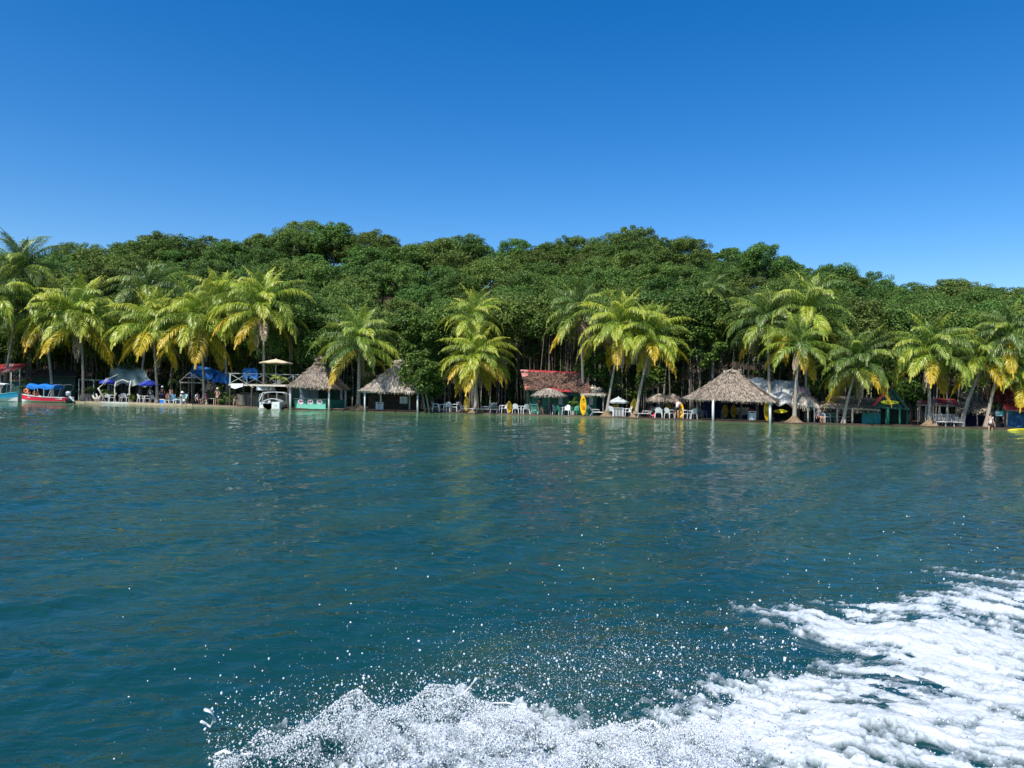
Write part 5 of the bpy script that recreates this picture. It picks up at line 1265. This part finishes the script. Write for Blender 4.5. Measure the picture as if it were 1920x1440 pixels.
# ------------------------------------------------------------------ people
def skinmesh(name, nodes, edges, mt, parent, root=0, sub=1):
    bm = bmesh.new(); lay = bm.verts.layers.skin.verify(); vv = []
    for p, r in nodes:
        v = bm.verts.new(p); v[lay].radius = (r, r) if not isinstance(r, tuple) else r; vv.append(v)
    vv[root][lay].use_root = True
    for a, b in edges: bm.edges.new((vv[a], vv[b]))
    me = bpy.data.meshes.new(name); bm.to_mesh(me); bm.free(); me.materials.append(M[mt])
    o = bpy.data.objects.new(name, me); C.objects.link(o); o.parent = parent
    md = o.modifiers.new('skin', 'SKIN'); md.use_smooth_shade = True; md.branch_smoothing = .3
    if sub: s_ = o.modifiers.new('sub', 'SUBSURF'); s_.levels = sub; s_.render_levels = sub
    return o
def person(loc, label, skin='skin', shirt=None, pants='black', hair='hair', hat=None, bend=0, sit=False, rz=0, s=1.0, arms='down', legs_spread=.1, sleeves=True, long_hair=False, pantlen=.5):
    t = T('person', label, 'person', loc, rz); t.scale = (s, s, s); ORIG[t.name] = Vector()
    hz = .48 if sit else .93
    J = {'pelvis': (0, 0, hz), 'belly': (0, 0, hz+.16), 'chest': (0, 0, hz+.36), 'neck': (0, .01, hz+.54), 'head': (0, -.015, hz+.66), 'crown': (0, 0, hz+.74)}
    Rd = {'pelvis': .135, 'belly': .115, 'chest': .14, 'neck': .055, 'head': .095, 'crown': .075}
    for sn, sx in (('L', -1), ('R', 1)):
        J['sh'+sn] = (sx*.17, .0, hz+.48); Rd['sh'+sn] = .055
        if arms == 'down': el, wr = (sx*.25, .03, hz+.20), (sx*.27, -.08, hz-.04)
        elif arms == 'front': el, wr = (sx*.24, -.10, hz+.22), (sx*.14, -.32, hz+.22)
        elif arms == 'face': el, wr = ((sx*.26, -.12, hz+.24), (sx*.10, -.16, hz+.50)) if sx < 0 else ((sx*.28, .02, hz+.22), (sx*.16, -.12, hz+.10))
        elif arms == 'hang': el, wr = (sx*.22, -.24, hz+.42), (sx*.20, -.50, hz+.36)
        J['el'+sn] = el; J['wr'+sn] = wr; Rd['el'+sn] = .041; Rd['wr'+sn] = .028
        d = (Vector(wr)-Vector(el)).normalized(); pm = Vector(wr)+d*.08; J['pm'+sn] = tuple(pm); Rd['pm'+sn] = .034
        J['hp'+sn] = (sx*.09, 0, hz-.06); Rd['hp'+sn] = .088
        if sit: J['kn'+sn] = (sx*.13, -.44, .50); J['an'+sn] = (sx*.13, -.42, .09); J['to'+sn] = (sx*.13, -.56, .04)
        else: J['kn'+sn] = (sx*(.09+legs_spread*.4), -.02, .49); J['an'+sn] = (sx*(.09+legs_spread*.7), .02, .09); J['to'+sn] = (sx*(.09+legs_spread*.8), -.12, .035)
        Rd['kn'+sn] = .056; Rd['an'+sn] = .038; Rd['to'+sn] = .032
    upper = [k for k in J if k[:2] in ('be', 'ch', 'ne', 'he', 'cr', 'sh', 'el', 'wr', 'pm')]
    if bend:
        b = R(bend); o = Vector(J['pelvis'])
        for k in upper:
            v = Vector(J[k])-o
            if arms == 'hang' and k[:2] in ('el', 'wr', 'pm'): pass
            J[k] = tuple(o+Vector((v.x, v.y*math.cos(b)-v.z*math.sin(b), v.y*math.sin(b)+v.z*math.cos(b))))
        if arms == 'hang':
            for sn, sx in (('L', -1), ('R', 1)):
                sh = Vector(J['sh'+sn]); J['el'+sn] = tuple(sh+Vector((sx*.06, -.05, -.27))); J['wr'+sn] = tuple(sh+Vector((sx*.05, -.10, -.50))); J['pm'+sn] = tuple(sh+Vector((sx*.04, -.12, -.58)))
    keys = list(J); ix = {k: i for i, k in enumerate(keys)}; nodes = [(J[k], Rd[k]) for k in keys]
    E = [('pelvis', 'belly'), ('belly', 'chest'), ('chest', 'neck'), ('neck', 'head'), ('head', 'crown')]
    for sn in 'LR': E += [('chest', 'sh'+sn), ('sh'+sn, 'el'+sn), ('el'+sn, 'wr'+sn), ('wr'+sn, 'pm'+sn), ('pelvis', 'hp'+sn), ('hp'+sn, 'kn'+sn), ('kn'+sn, 'an'+sn), ('an'+sn, 'to'+sn)]
    E = [(ix[a], ix[b]) for a, b in E]
    for sn, sx in (('L', -1), ('R', 1)):      # five fingers on each hand
        w, p = Vector(J['wr'+sn]), Vector(J['pm'+sn]); d = (p-w).normalized(); sd = d.cross(Vector((sx, .2, .1))).normalized()
        for k in range(5):
            if k < 4: a = p+sd*(k-1.5)*.021+d*.01; l = (.055, .066, .07, .058)[k]; q1 = a+d*l*.5; q2 = a+d*l+Vector((-sx*.012, 0, -.006))
            else: a = w+d*.035-sd*.03; q1 = a+d*.03-sd*.02; q2 = a+d*.062-sd*.026
            i0 = len(nodes); nodes += [(tuple(q1), .009), (tuple(q2), .007)]; E += [(ix['pm'+sn], i0), (i0, i0+1)]
    skinmesh('body', nodes, E, skin, t)
    def garment(name, ks, es, grow, mt):
        ii = {k: i for i, k in enumerate(ks)}; skinmesh(name, [(J[k], Rd[k]+grow) for k in ks], [(ii[a], ii[b]) for a, b in es], mt, t)
    if shirt:
        for sn in 'LR':
            s_ = Vector(J['sh'+sn]); e_ = Vector(J['el'+sn]); J['sl'+sn] = tuple(s_.lerp(e_, .6 if sleeves else .15)); Rd['sl'+sn] = .05
        J['collar'] = tuple(Vector(J['chest']).lerp(Vector(J['neck']), .45)); Rd['collar'] = .085
        garment('shirt', ['pelvis', 'belly', 'chest', 'collar', 'shL', 'shR', 'slL', 'slR'], [('pelvis', 'belly'), ('belly', 'chest'), ('chest', 'collar'), ('chest', 'shL'), ('chest', 'shR'), ('shL', 'slL'), ('shR', 'slR')], .022, shirt)
    if pants:
        for sn in 'LR': J['pt'+sn] = tuple(Vector(J['hp'+sn]).lerp(Vector(J['kn'+sn]), pantlen)); Rd['pt'+sn] = .075
        garment('shorts', ['pelvis', 'hpL', 'hpR', 'ptL', 'ptR'], [('pelvis', 'hpL'), ('pelvis', 'hpR'), ('hpL', 'ptL'), ('hpR', 'ptR')], .02, pants)
    hd = Vector(J['head']); up = (Vector(J['crown'])-Vector(J['neck'])).normalized(); fw = Vector((1, 0, 0)).cross(up)*-1
    if fw.y > 0: fw = -fw
    MB().ball(hd+up*.045-fw*.022, (.105, .112, .10), 10, 8).build('hair', hair, t, smooth=True).location = (0, 0, 0)
    if long_hair: MB().tube([hd-fw*.06+up*.03, hd-fw*.10-up*.12, hd-fw*.09-up*.22], [.07, .065, .03], 7).build('hair', hair, t, smooth=True)
    for sx in (-1, 1): MB().ball(hd+fw*.088+Vector((sx*.034, 0, 0))+up*.012, .012, 6, 4).build('eye', 'black', t)
    MB().ball(hd+fw*.10-up*.01, (.014, .022, .02), 6, 4).build('nose', skin, t)
    MB().ball(hd+fw*.088-up*.045, (.026, .010, .007), 6, 4).build('mouth', 'maroon', t)
    if hat: MB().lathe(hd+up*.06, [(.20, -.02), (.11, .0), (.10, .09), (.06, .13), (.005, .135)], 12).build('hat', hat, t, smooth=True)
    return t
person(G(408, .9), 'woman in a patterned swimsuit and straw hat standing on the beach', shirt='floral', pants='floral', hat='straw', hair='hair', arms='face', legs_spread=.05, sleeves=False, pantlen=.15, s=.98)
g = G(346, -1.3); g.z = -.32; person(g, 'person in a loose white shirt bent over and wading at the water edge', shirt='whitecloth', pants='whitecloth', bend=32, arms='hang', legs_spread=.2, hat='whitecloth', s=1.05)
g = G(442, .3); g.z = .02; person(g, 'person in black and white bending down below the raised deck', shirt='black', pants='whitecloth', bend=65, arms='hang', legs_spread=.12, s=.82, rz=.5)
person(G(1270, .5), 'person in a pink shirt and black shorts leaning over the yellow kayak', shirt='pinkcloth', pants='black', bend=22, arms='front', rz=2.2, s=.98)
g = G(1858, -.5); g.z = -.5; person(g, 'person in a black and white swimsuit wading near the right edge', shirt='whitecloth', pants='black', arms='down', hair='hair', sleeves=False, pantlen=.1, s=.98)
person(G(386, 1.9), 'person in a maroon top sitting at the low table', shirt='maroon', pants='black', sit=True, rz=-1.0)
person(G(371, 2.2), 'person in a pale pink top sitting left of the maroon clad person', shirt='whitecloth', pants='black', sit=True, rz=1.0, s=.95)
person(G(315, 1.05), 'person in an orange vest sitting on the low white stool', shirt='orange', pants='black', sit=True, rz=2.6, s=.95)
person(G(305, 2.2), 'person in black with a pale cap standing beside the bare palm trunk', skin='darkskin', shirt='black', pants='navy', hat='whitecloth', pantlen=.9)
person(G(283, 1.9), 'person in a pale shirt standing below the dark blue umbrella', skin='darkskin', shirt='greycloth', pants='navy', rz=.4, s=.9, pantlen=.9)
person(G(321, 2.6), 'person in a patterned top standing behind the pale blue armchairs', skin='darkskin', shirt='floral', pants='black', rz=-.4, s=.95)
person(G(1011, 1.0), 'dark clad person with a red and yellow head cloth seated by the mint lounger', skin='darkskin', shirt='black', pants='black', sit=True, rz=1.3, hat='orange', s=.95)
person(G(1036, 1.8), 'person in black seated under the bleached thatch umbrella', skin='darkskin', shirt='black', pants='black', sit=True, rz=-1.2, s=.95)
person(G(1240, 2.2), 'person in a dark blue top standing in shade under the thatch umbrellas', skin='darkskin', shirt='bluewall', pants='black', s=.92, pantlen=.9)
person(G(1222, 1.6), 'dark clad person seated left of the thatch umbrellas beside a pink bag', skin='darkskin', shirt='black', pants='maroon', sit=True, rz=-.6, s=.9)
g = G(1227, 1.1); b = T('beach_bag', 'bright pink bag on the ground under the thatch umbrellas', 'bag', g); MB().ball(g+Vector((0, 0, .14)), (.2, .12, .15)).build('body', 'red', b, smooth=True); MB().tube([g+Vector((-.1, 0, .26)), g+Vector((0, 0, .4)), g+Vector((.1, 0, .26))], .015, 5).build('handle', 'red', b)
person(G(1535, 1.6), 'pale clad person seated in the shade under the long thatch awning', skin='skin', shirt='pinkcloth', pants='black', sit=True, rz=.4, s=.95)
# small dog on the beach
g = G(389, .35); d = T('dog', 'small pale dog sitting on the sand near the palm trunk', 'dog', g)
skinmesh('body', [((0, 0, .18), .10), ((0, -.08, .30), .09), ((0, -.12, .40), .055), ((0, -.15, .46), .065), ((0, -.24, .44), .03), ((-.06, -.14, .14), .03), ((-.06, -.16, .02), .025), ((.06, -.14, .14), .03), ((.06, -.16, .02), .025), ((-.09, .02, .10), .055), ((-.10, -.10, .03), .028), ((.09, .02, .10), .055), ((.10, -.10, .03), .028), ((0, .12, .12), .03), ((0, .24, .10), .016), ((-.045, -.13, .53), .018), ((.045, -.13, .53), .018)],
    [(0, 1), (1, 2), (2, 3), (3, 4), (1, 5), (5, 6), (1, 7), (7, 8), (0, 9), (9, 10), (0, 11), (11, 12), (0, 13), (13, 14), (3, 15), (3, 16)], 'straw', d)
# ------------------------------------------------------------------ foam of the boat's wake, and spray
def project(x, y, z):
    v0, v1, v2 = x, y, z-CAMZ
    zc = v0*cf.x+v1*cf.y+v2*cf.z; xc = v0*cr.x+v1*cr.y+v2*cr.z; yc = v0*cu.x+v1*cu.y+v2*cu.z
    return 960+F_PX*xc/zc, 720-F_PX*yc/zc
def seg_sd(px, py, poly):
    """signed distance (positive inside), polygon in ground metres"""
    P = np.array(poly, float); n = len(P); dmin = np.full(px.shape, 1e9); ins = np.zeros(px.shape, bool)
    for i in range(n):
        a, b = P[i], P[(i+1) % n]; e = b-a; wx, wy = px-a[0], py-a[1]
        t = np.clip((wx*e[0]+wy*e[1])/(e@e+1e-9), 0, 1); dmin = np.minimum(dmin, np.hypot(wx-e[0]*t, wy-e[1]*t))
        c = (a[1] > py) != (b[1] > py)
        with np.errstate(divide='ignore', invalid='ignore'): ins ^= c & (px < (b[0]-a[0])*(py-a[1])/(b[1]-a[1]+1e-12)+a[0])
    return np.where(ins, dmin, -dmin)
def gnd(px, py):
    d = cf+cr*((px-960)/F_PX)-cu*((py-720)/F_PX); k = -CAMZ/d.z; return (d.x*k, d.y*k)
MAIN = [(1440,1150),(1500,1142),(1580,1143),(1650,1135),(1740,1120),(1830,1117),(1990,1112),(2300,1120),(2700,1250),(3300,1700),(3600,2600),(-200,2600),(200,1700),(420,1560),(490,1490),(560,1450),(620,1412),(690,1385),(770,1368),(860,1360),(950,1365),(1040,1385),(1130,1398),(1240,1385),(1310,1345),(1345,1302),(1400,1278),(1480,1262),(1560,1246),(1620,1225),(1570,1205),(1530,1190),(1500,1168)]
UP = [(1770,1078),(1830,1072),(1900,1080),(2000,1076),(2200,1085),(2400,1110),(2100,1112),(1980,1108),(1900,1103),(1840,1092)]
MAINg = [gnd(*q) for q in MAIN]; UPg = [gnd(*q) for q in UP]
def foam_cover(x, y):
    wx = x+0.30*(fbm(x*1.3, y*1.3, 3, 61)-.5); wy = y+0.55*(fbm(x*1.1+9, y*1.1, 3, 62)-.5)
    s1 = seg_sd(wx, wy, MAINg); s2 = seg_sd(wx, wy, UPg)-.10
    s = np.maximum(s1, s2)
    ca, sa = math.cos(R(-38)), math.sin(R(-38)); u = x*ca+y*sa; v = -x*sa+y*ca
    st = fbm(u*1.4, v*5.5, 5, 31, .6); fine = fbm(x*12, y*12, 4, 35, .7)
    c = np.clip(s/0.5, -2, .52) + (st-.5)*2.1 + (fine-.5)*2.1 + .26
    # inside, far from the edge, a near solid cover with torn windows
    return c, s1, st
fy = [2.9]
while fy[-1] < 10.8: fy.append(fy[-1]+max(.0085, fy[-1]**2/1341*1.05))
fy = np.array(fy); uu = np.linspace(-.62, .74, 900)
FY, FU = np.meshgrid(fy, uu, indexing='ij'); FX = FU*FY
cov, s1, stk = foam_cover(FX, FY)
print('foam grid', FY.shape)
base = water_h(FX, FY, .02)+surge(FX, FY)
ridgeline = np.exp(-((FY-3.95-.25*np.sin(FX*2.1))/.42)**2)*np.clip((FX+1.75)/.7, 0, 1)*np.clip((1.3-FX)/1.2, .25, 1)
_ca, _sa = math.cos(R(-38)), math.sin(R(-38)); l1 = fbm((FX*_ca+FY*_sa)*2.0, (-FX*_sa+FY*_ca)*5.0, 4, 41); l4 = fbm(FX*3.2, FY*3.2, 3, 51); l2 = fbm(FX*13, FY*13, 4, 43, .7); l3 = 1-np.abs(fbm(FX*6, FY*6, 3, 47)*2-1)
th = np.clip(cov*1.3, 0, 1)
z = base-.004 + th*(.012+.07*(l1-.4)+.03*(l2-.45)+.012*(l3-.6)) + th*ridgeline*(.01+.05*l4)
z += .05*np.clip(stk-.45, 0, 1)*th
i3 = np.arange(z.size).reshape(z.shape); F3 = np.stack([i3[:-1,:-1], i3[:-1,1:], i3[1:,1:], i3[1:,:-1]], -1).reshape(-1, 4)
keep = (cov.ravel()[F3].max(1) > .02)
F3 = F3[keep]; used = np.unique(F3); rm = np.full(z.size, -1); rm[used] = np.arange(len(used))
V3 = np.stack([FX, FY, z], -1).reshape(-1, 3)[used]; F3 = rm[F3]; print('foam quads', len(F3))
fm = bpy.data.materials.new('sea foam'); fm.use_nodes = True; t = fm.node_tree; N = t.nodes; L = t.links; p = N['Principled BSDF']
p.inputs['Base Color'].default_value = (.80, .83, .84, 1); p.inputs['Roughness'].default_value = .55; p.inputs['Subsurface Weight'].default_value = .0
tc = N.new('ShaderNodeTexCoord'); n1 = N.new('ShaderNodeTexNoise'); n1.inputs['Scale'].default_value = 26; n1.inputs['Detail'].default_value = 8; n1.inputs['Roughness'].default_value = .7
L.new(tc.outputs['Object'], n1.inputs[0]); at = N.new('ShaderNodeAttribute'); at.attribute_name = 'cover'
vo = N.new('ShaderNodeTexVoronoi'); vo.inputs['Scale'].default_value = 34; L.new(tc.outputs['Object'], vo.inputs['Vector'])
ma = N.new('ShaderNodeMath'); ma.operation = 'MULTIPLY_ADD'; ma.inputs[1].default_value = 1.5; L.new(at.outputs['Fac'], ma.inputs[0]); L.new(n1.outputs['Fac'], ma.inputs[2])
mr = N.new('ShaderNodeMapRange'); mr.inputs[1].default_value = .45; mr.inputs[2].default_value = 1.6; L.new(ma.outputs[0], mr.inputs[0])
tr = N.new('ShaderNodeBsdfTransparent'); ms = N.new('ShaderNodeMixShader'); L.new(mr.outputs[0], ms.inputs[0]); L.new(tr.outputs[0], ms.inputs[1]); L.new(p.outputs[0], ms.inputs[2]); L.new(ms.outputs[0], N['Material Output'].inputs[0])
bb = N.new('ShaderNodeBump'); bb.inputs['Strength'].default_value = .9; bb.inputs['Distance'].default_value = .012; L.new(n1.outputs['Fac'], bb.inputs['Height'])
b2 = N.new('ShaderNodeBump'); b2.inputs['Strength'].default_value = .35; b2.inputs['Distance'].default_value = .01; L.new(vo.outputs['Distance'], b2.inputs['Height']); L.new(bb.outputs[0], b2.inputs['Normal']); L.new(b2.outputs[0], p.inputs['Normal'])
# thin places show grey blue water through the bubbles
rp_ = N.new('ShaderNodeMapRange'); rp_.inputs[1].default_value = .1; rp_.inputs[2].default_value = 1.0; L.new(at.outputs['Fac'], rp_.inputs[0])
mc = N.new('ShaderNodeMix'); mc.data_type = 'RGBA'; mc.inputs[6].default_value = (.30, .40, .44, 1); mc.inputs[7].default_value = (.62, .65, .66, 1)
L.new(rp_.outputs[0], mc.inputs[0]); L.new(mc.outputs[2], p.inputs['Base Color'])
o = npmesh('wake_foam', V3, F3, fm, smooth=True, attr={'cover': np.clip(cov.ravel()[used], 0, 1)}, kind='stuff'); tag(o, 'churned white foam of the boat wake across the lower right of the water', 'foam')
# droplets
def drops(name, n, gen, rmin, rmax, lab, cat, sd, sub=0, mt='foamdrop'):
    rs = np.random.RandomState(sd)
    if sub: 
        bm = bmesh.new(); bmesh.ops.create_icosphere(bm, subdivisions=1, radius=1); BV = np.array([v.co[:] for v in bm.verts]); BF = np.array([[v.index for v in f.verts] for f in bm.faces]); bm.free()
    else:
        BV = np.array([(1,0,0),(-1,0,0),(0,1,0),(0,-1,0),(0,0,1),(0,0,-1)], float); BF = np.array([(0,2,4),(2,1,4),(1,3,4),(3,0,4),(2,0,5),(1,2,5),(3,1,5),(0,3,5)])
    P = gen(rs, n); n = len(P); r = rmin*(rmax/rmin)**(rs.rand(n)**2.6)
    st = np.stack([rs.uniform(.8, 1.3, n), rs.uniform(.8, 1.3, n), rs.uniform(.8, 1.7, n)], 1)*r[:, None]
    V = (P[:, None, :]+BV[None]*st[:, None, :]).reshape(-1, 3); Fc = (BF[None]+np.arange(n)[:, None, None]*len(BV)).reshape(-1, 3)
    o = npmesh(name, V, Fc, mt, smooth=True, kind='stuff'); tag(o, lab, cat); return o
M['foamdrop'] = mat('spray water', (.66, .70, .72), .12, (.80, .82, .83), 30, spec=.8)
def air(px, py, Y):
    return np.stack([ (lambda d: d*1)(np.array(W(a, b, c))) for a, b, c in zip(px, py, Y)])
def gen_fine(rs, n):
    px = rs.normal(1130, 190, n); py = rs.normal(1270, 66, n)-.10*(px-1130)*0; k = (py > 1120) & (px > 560)
    px, py = px[k], py[k]; Y = rs.uniform(3.5, 5.0, len(px)); P = air(px, py, Y); return P[P[:, 2] > .03]
def gen_mid(rs, n):
    px = rs.uniform(380, 1500, n); top = np.interp(px, [380, 520, 650, 900, 1100, 1300, 1500], [1330, 1290, 1265, 1235, 1210, 1200, 1190])
    py = 1440-(1440-top)*rs.rand(n)**1.5; py += -rs.exponential(34, n)*(rs.rand(n) < .35); Y = rs.uniform(3.3, 4.5, n); P = air(px, py, Y); return P[P[:, 2] > .0]
def gen_bulk(rs, n):   # the thick of the splash
    px = rs.uniform(400, 1400, n); top = np.interp(px, [420, 560, 640, 760, 880, 940, 1060, 1150, 1250, 1400], [1425, 1370, 1335, 1318, 1300, 1318, 1375, 1378, 1368, 1330])
    py = top+(1450-top)*rs.rand(n)**.8 - rs.exponential(16, n)*(rs.rand(n) < .5)+22*(fbm(px*.02, px*0+2, 3, 5)-.5); q = fbm(px*.016, py*.03, 4, 77, .6); k = q+rs.normal(0, .06, n) > .40; px, py = px[k], py[k]
    Y = rs.uniform(3.3, 3.9, len(px)); P = air(px, py, Y); return P[P[:, 2] > -.03]
def gen_edge(rs, n):   # thick sheet of drops thrown up along the stern wave
    px = rs.uniform(420, 1330, n); top = np.interp(px, [420, 560, 640, 760, 880, 940, 1060, 1150, 1250, 1330], [1425, 1370, 1335, 1318, 1300, 1318, 1375, 1378, 1368, 1345])+np.interp(px, np.arange(400, 1400, 45), rs.normal(0, 17, 23))
    py = top+rs.exponential(38, n)-10; Y = rs.uniform(3.35, 4.1, n); P = air(px, py, Y); return P[P[:, 2] > -.02]
def gen_far(rs, n):
    px = rs.uniform(80, 1900, n); py = np.where(px < 1000, rs.uniform(960, 1430, n), rs.uniform(960, 1240, n)); k = (py > 1330-.42*(px-80)*1.0) | (rs.rand(n) < .18)
    px, py = px[k], py[k]; Y = rs.uniform(2.6, 4.4, len(px)); P = air(px, py, Y); return P[P[:, 2] > .05]
def gen_top(rs, n):    # beads bouncing on the foam itself
    P = np.stack([rs.uniform(-1.8, 4.5, n), 3.1+rs.rand(n)**1.3*4.5, np.zeros(n)], 1); c, s_, _ = foam_cover(P[:, 0], P[:, 1]); P = P[(c > .25)]
    P[:, 2] = surge(P[:, 0], P[:, 1])+rs.exponential(.035, len(P))+.03; return P
drops('spray_mist', 20000, gen_fine, .0005, .0024, 'fine glittering spray hanging over the dark water above the wake', 'spray', 1)
drops('spray_drops', 5200, gen_mid, .0012, .0066, 'larger white drops flung up from the wake', 'spray', 2, 1)
drops('splash_fringe', 22000, gen_edge, .0011, .0056, 'dense ragged fringe of drops along the top of the splash', 'splash', 3, 0)
drops('splash_bulk', 42000, gen_bulk, .0011, .0052, 'thick white splash of countless drops along the bottom of the picture', 'splash', 8, 0)
drops('stray_drops', 560, gen_far, .0009, .0038, 'scattered single drops over the open water', 'spray', 4, 1)
drops('foam_beads', 7000, gen_top, .0015, .0065, 'small beads of water bouncing on the white foam', 'spray', 5, 0)
# curling strings of water along the splash
mb = MB(); rs = random.Random(9)
def string(pts, Y, r):
    pp = [W(a, b, Y+.03*math.sin(i)) for i, (a, b) in enumerate(pts)]; mb.tube(pp, [r*rs.uniform(.55, 1.3) for _ in pp], 6)
string([(377, 1353), (386, 1357), (395, 1363), (402, 1352), (399, 1340), (391, 1333), (385, 1331)], 3.9, .009)
string([(1145, 1395), (1160, 1385), (1180, 1372), (1205, 1355), (1225, 1352), (1240, 1372), (1262, 1380), (1290, 1372)], 3.9, .009)
string([(1100, 1402), (1130, 1392), (1150, 1372), (1142, 1352)], 3.9, .008)
string([(820, 1322), (845, 1310), (870, 1300), (888, 1280), (893, 1272)], 3.9, .006)
string([(905, 1330), (925, 1318), (950, 1318), (968, 1322)], 3.8, .005)
string([(1465, 1255), (1471, 1240), (1472, 1232)], 5.2, .014)
string([(1525, 1160), (1532, 1150), (1530, 1140)], 7.2, .014)
string([(395, 1432), (405, 1415), (420, 1408), (445, 1418), (470, 1412)], 3.6, .008)
string([(478, 1410), (484, 1395), (490, 1404), (500, 1412)], 3.7, .012)
for k in range(26):
    x = rs.uniform(520, 1320); y0 = np.interp(x, [420, 640, 880, 1060, 1330], [1420, 1340, 1305, 1378, 1350])+rs.uniform(0, 40)
    a = rs.uniform(-1, 1); string([(x, y0+20), (x+a*8, y0+6), (x+a*20, y0-rs.uniform(4, 22)), (x+a*30, y0-rs.uniform(6, 30))], rs.uniform(3.5, 4), rs.uniform(.002, .0042))
o = mb.build('splash_strands', 'foamdrop', smooth=True, kind='stuff'); tag(o, 'curling strings of water leaping from the splash', 'splash')
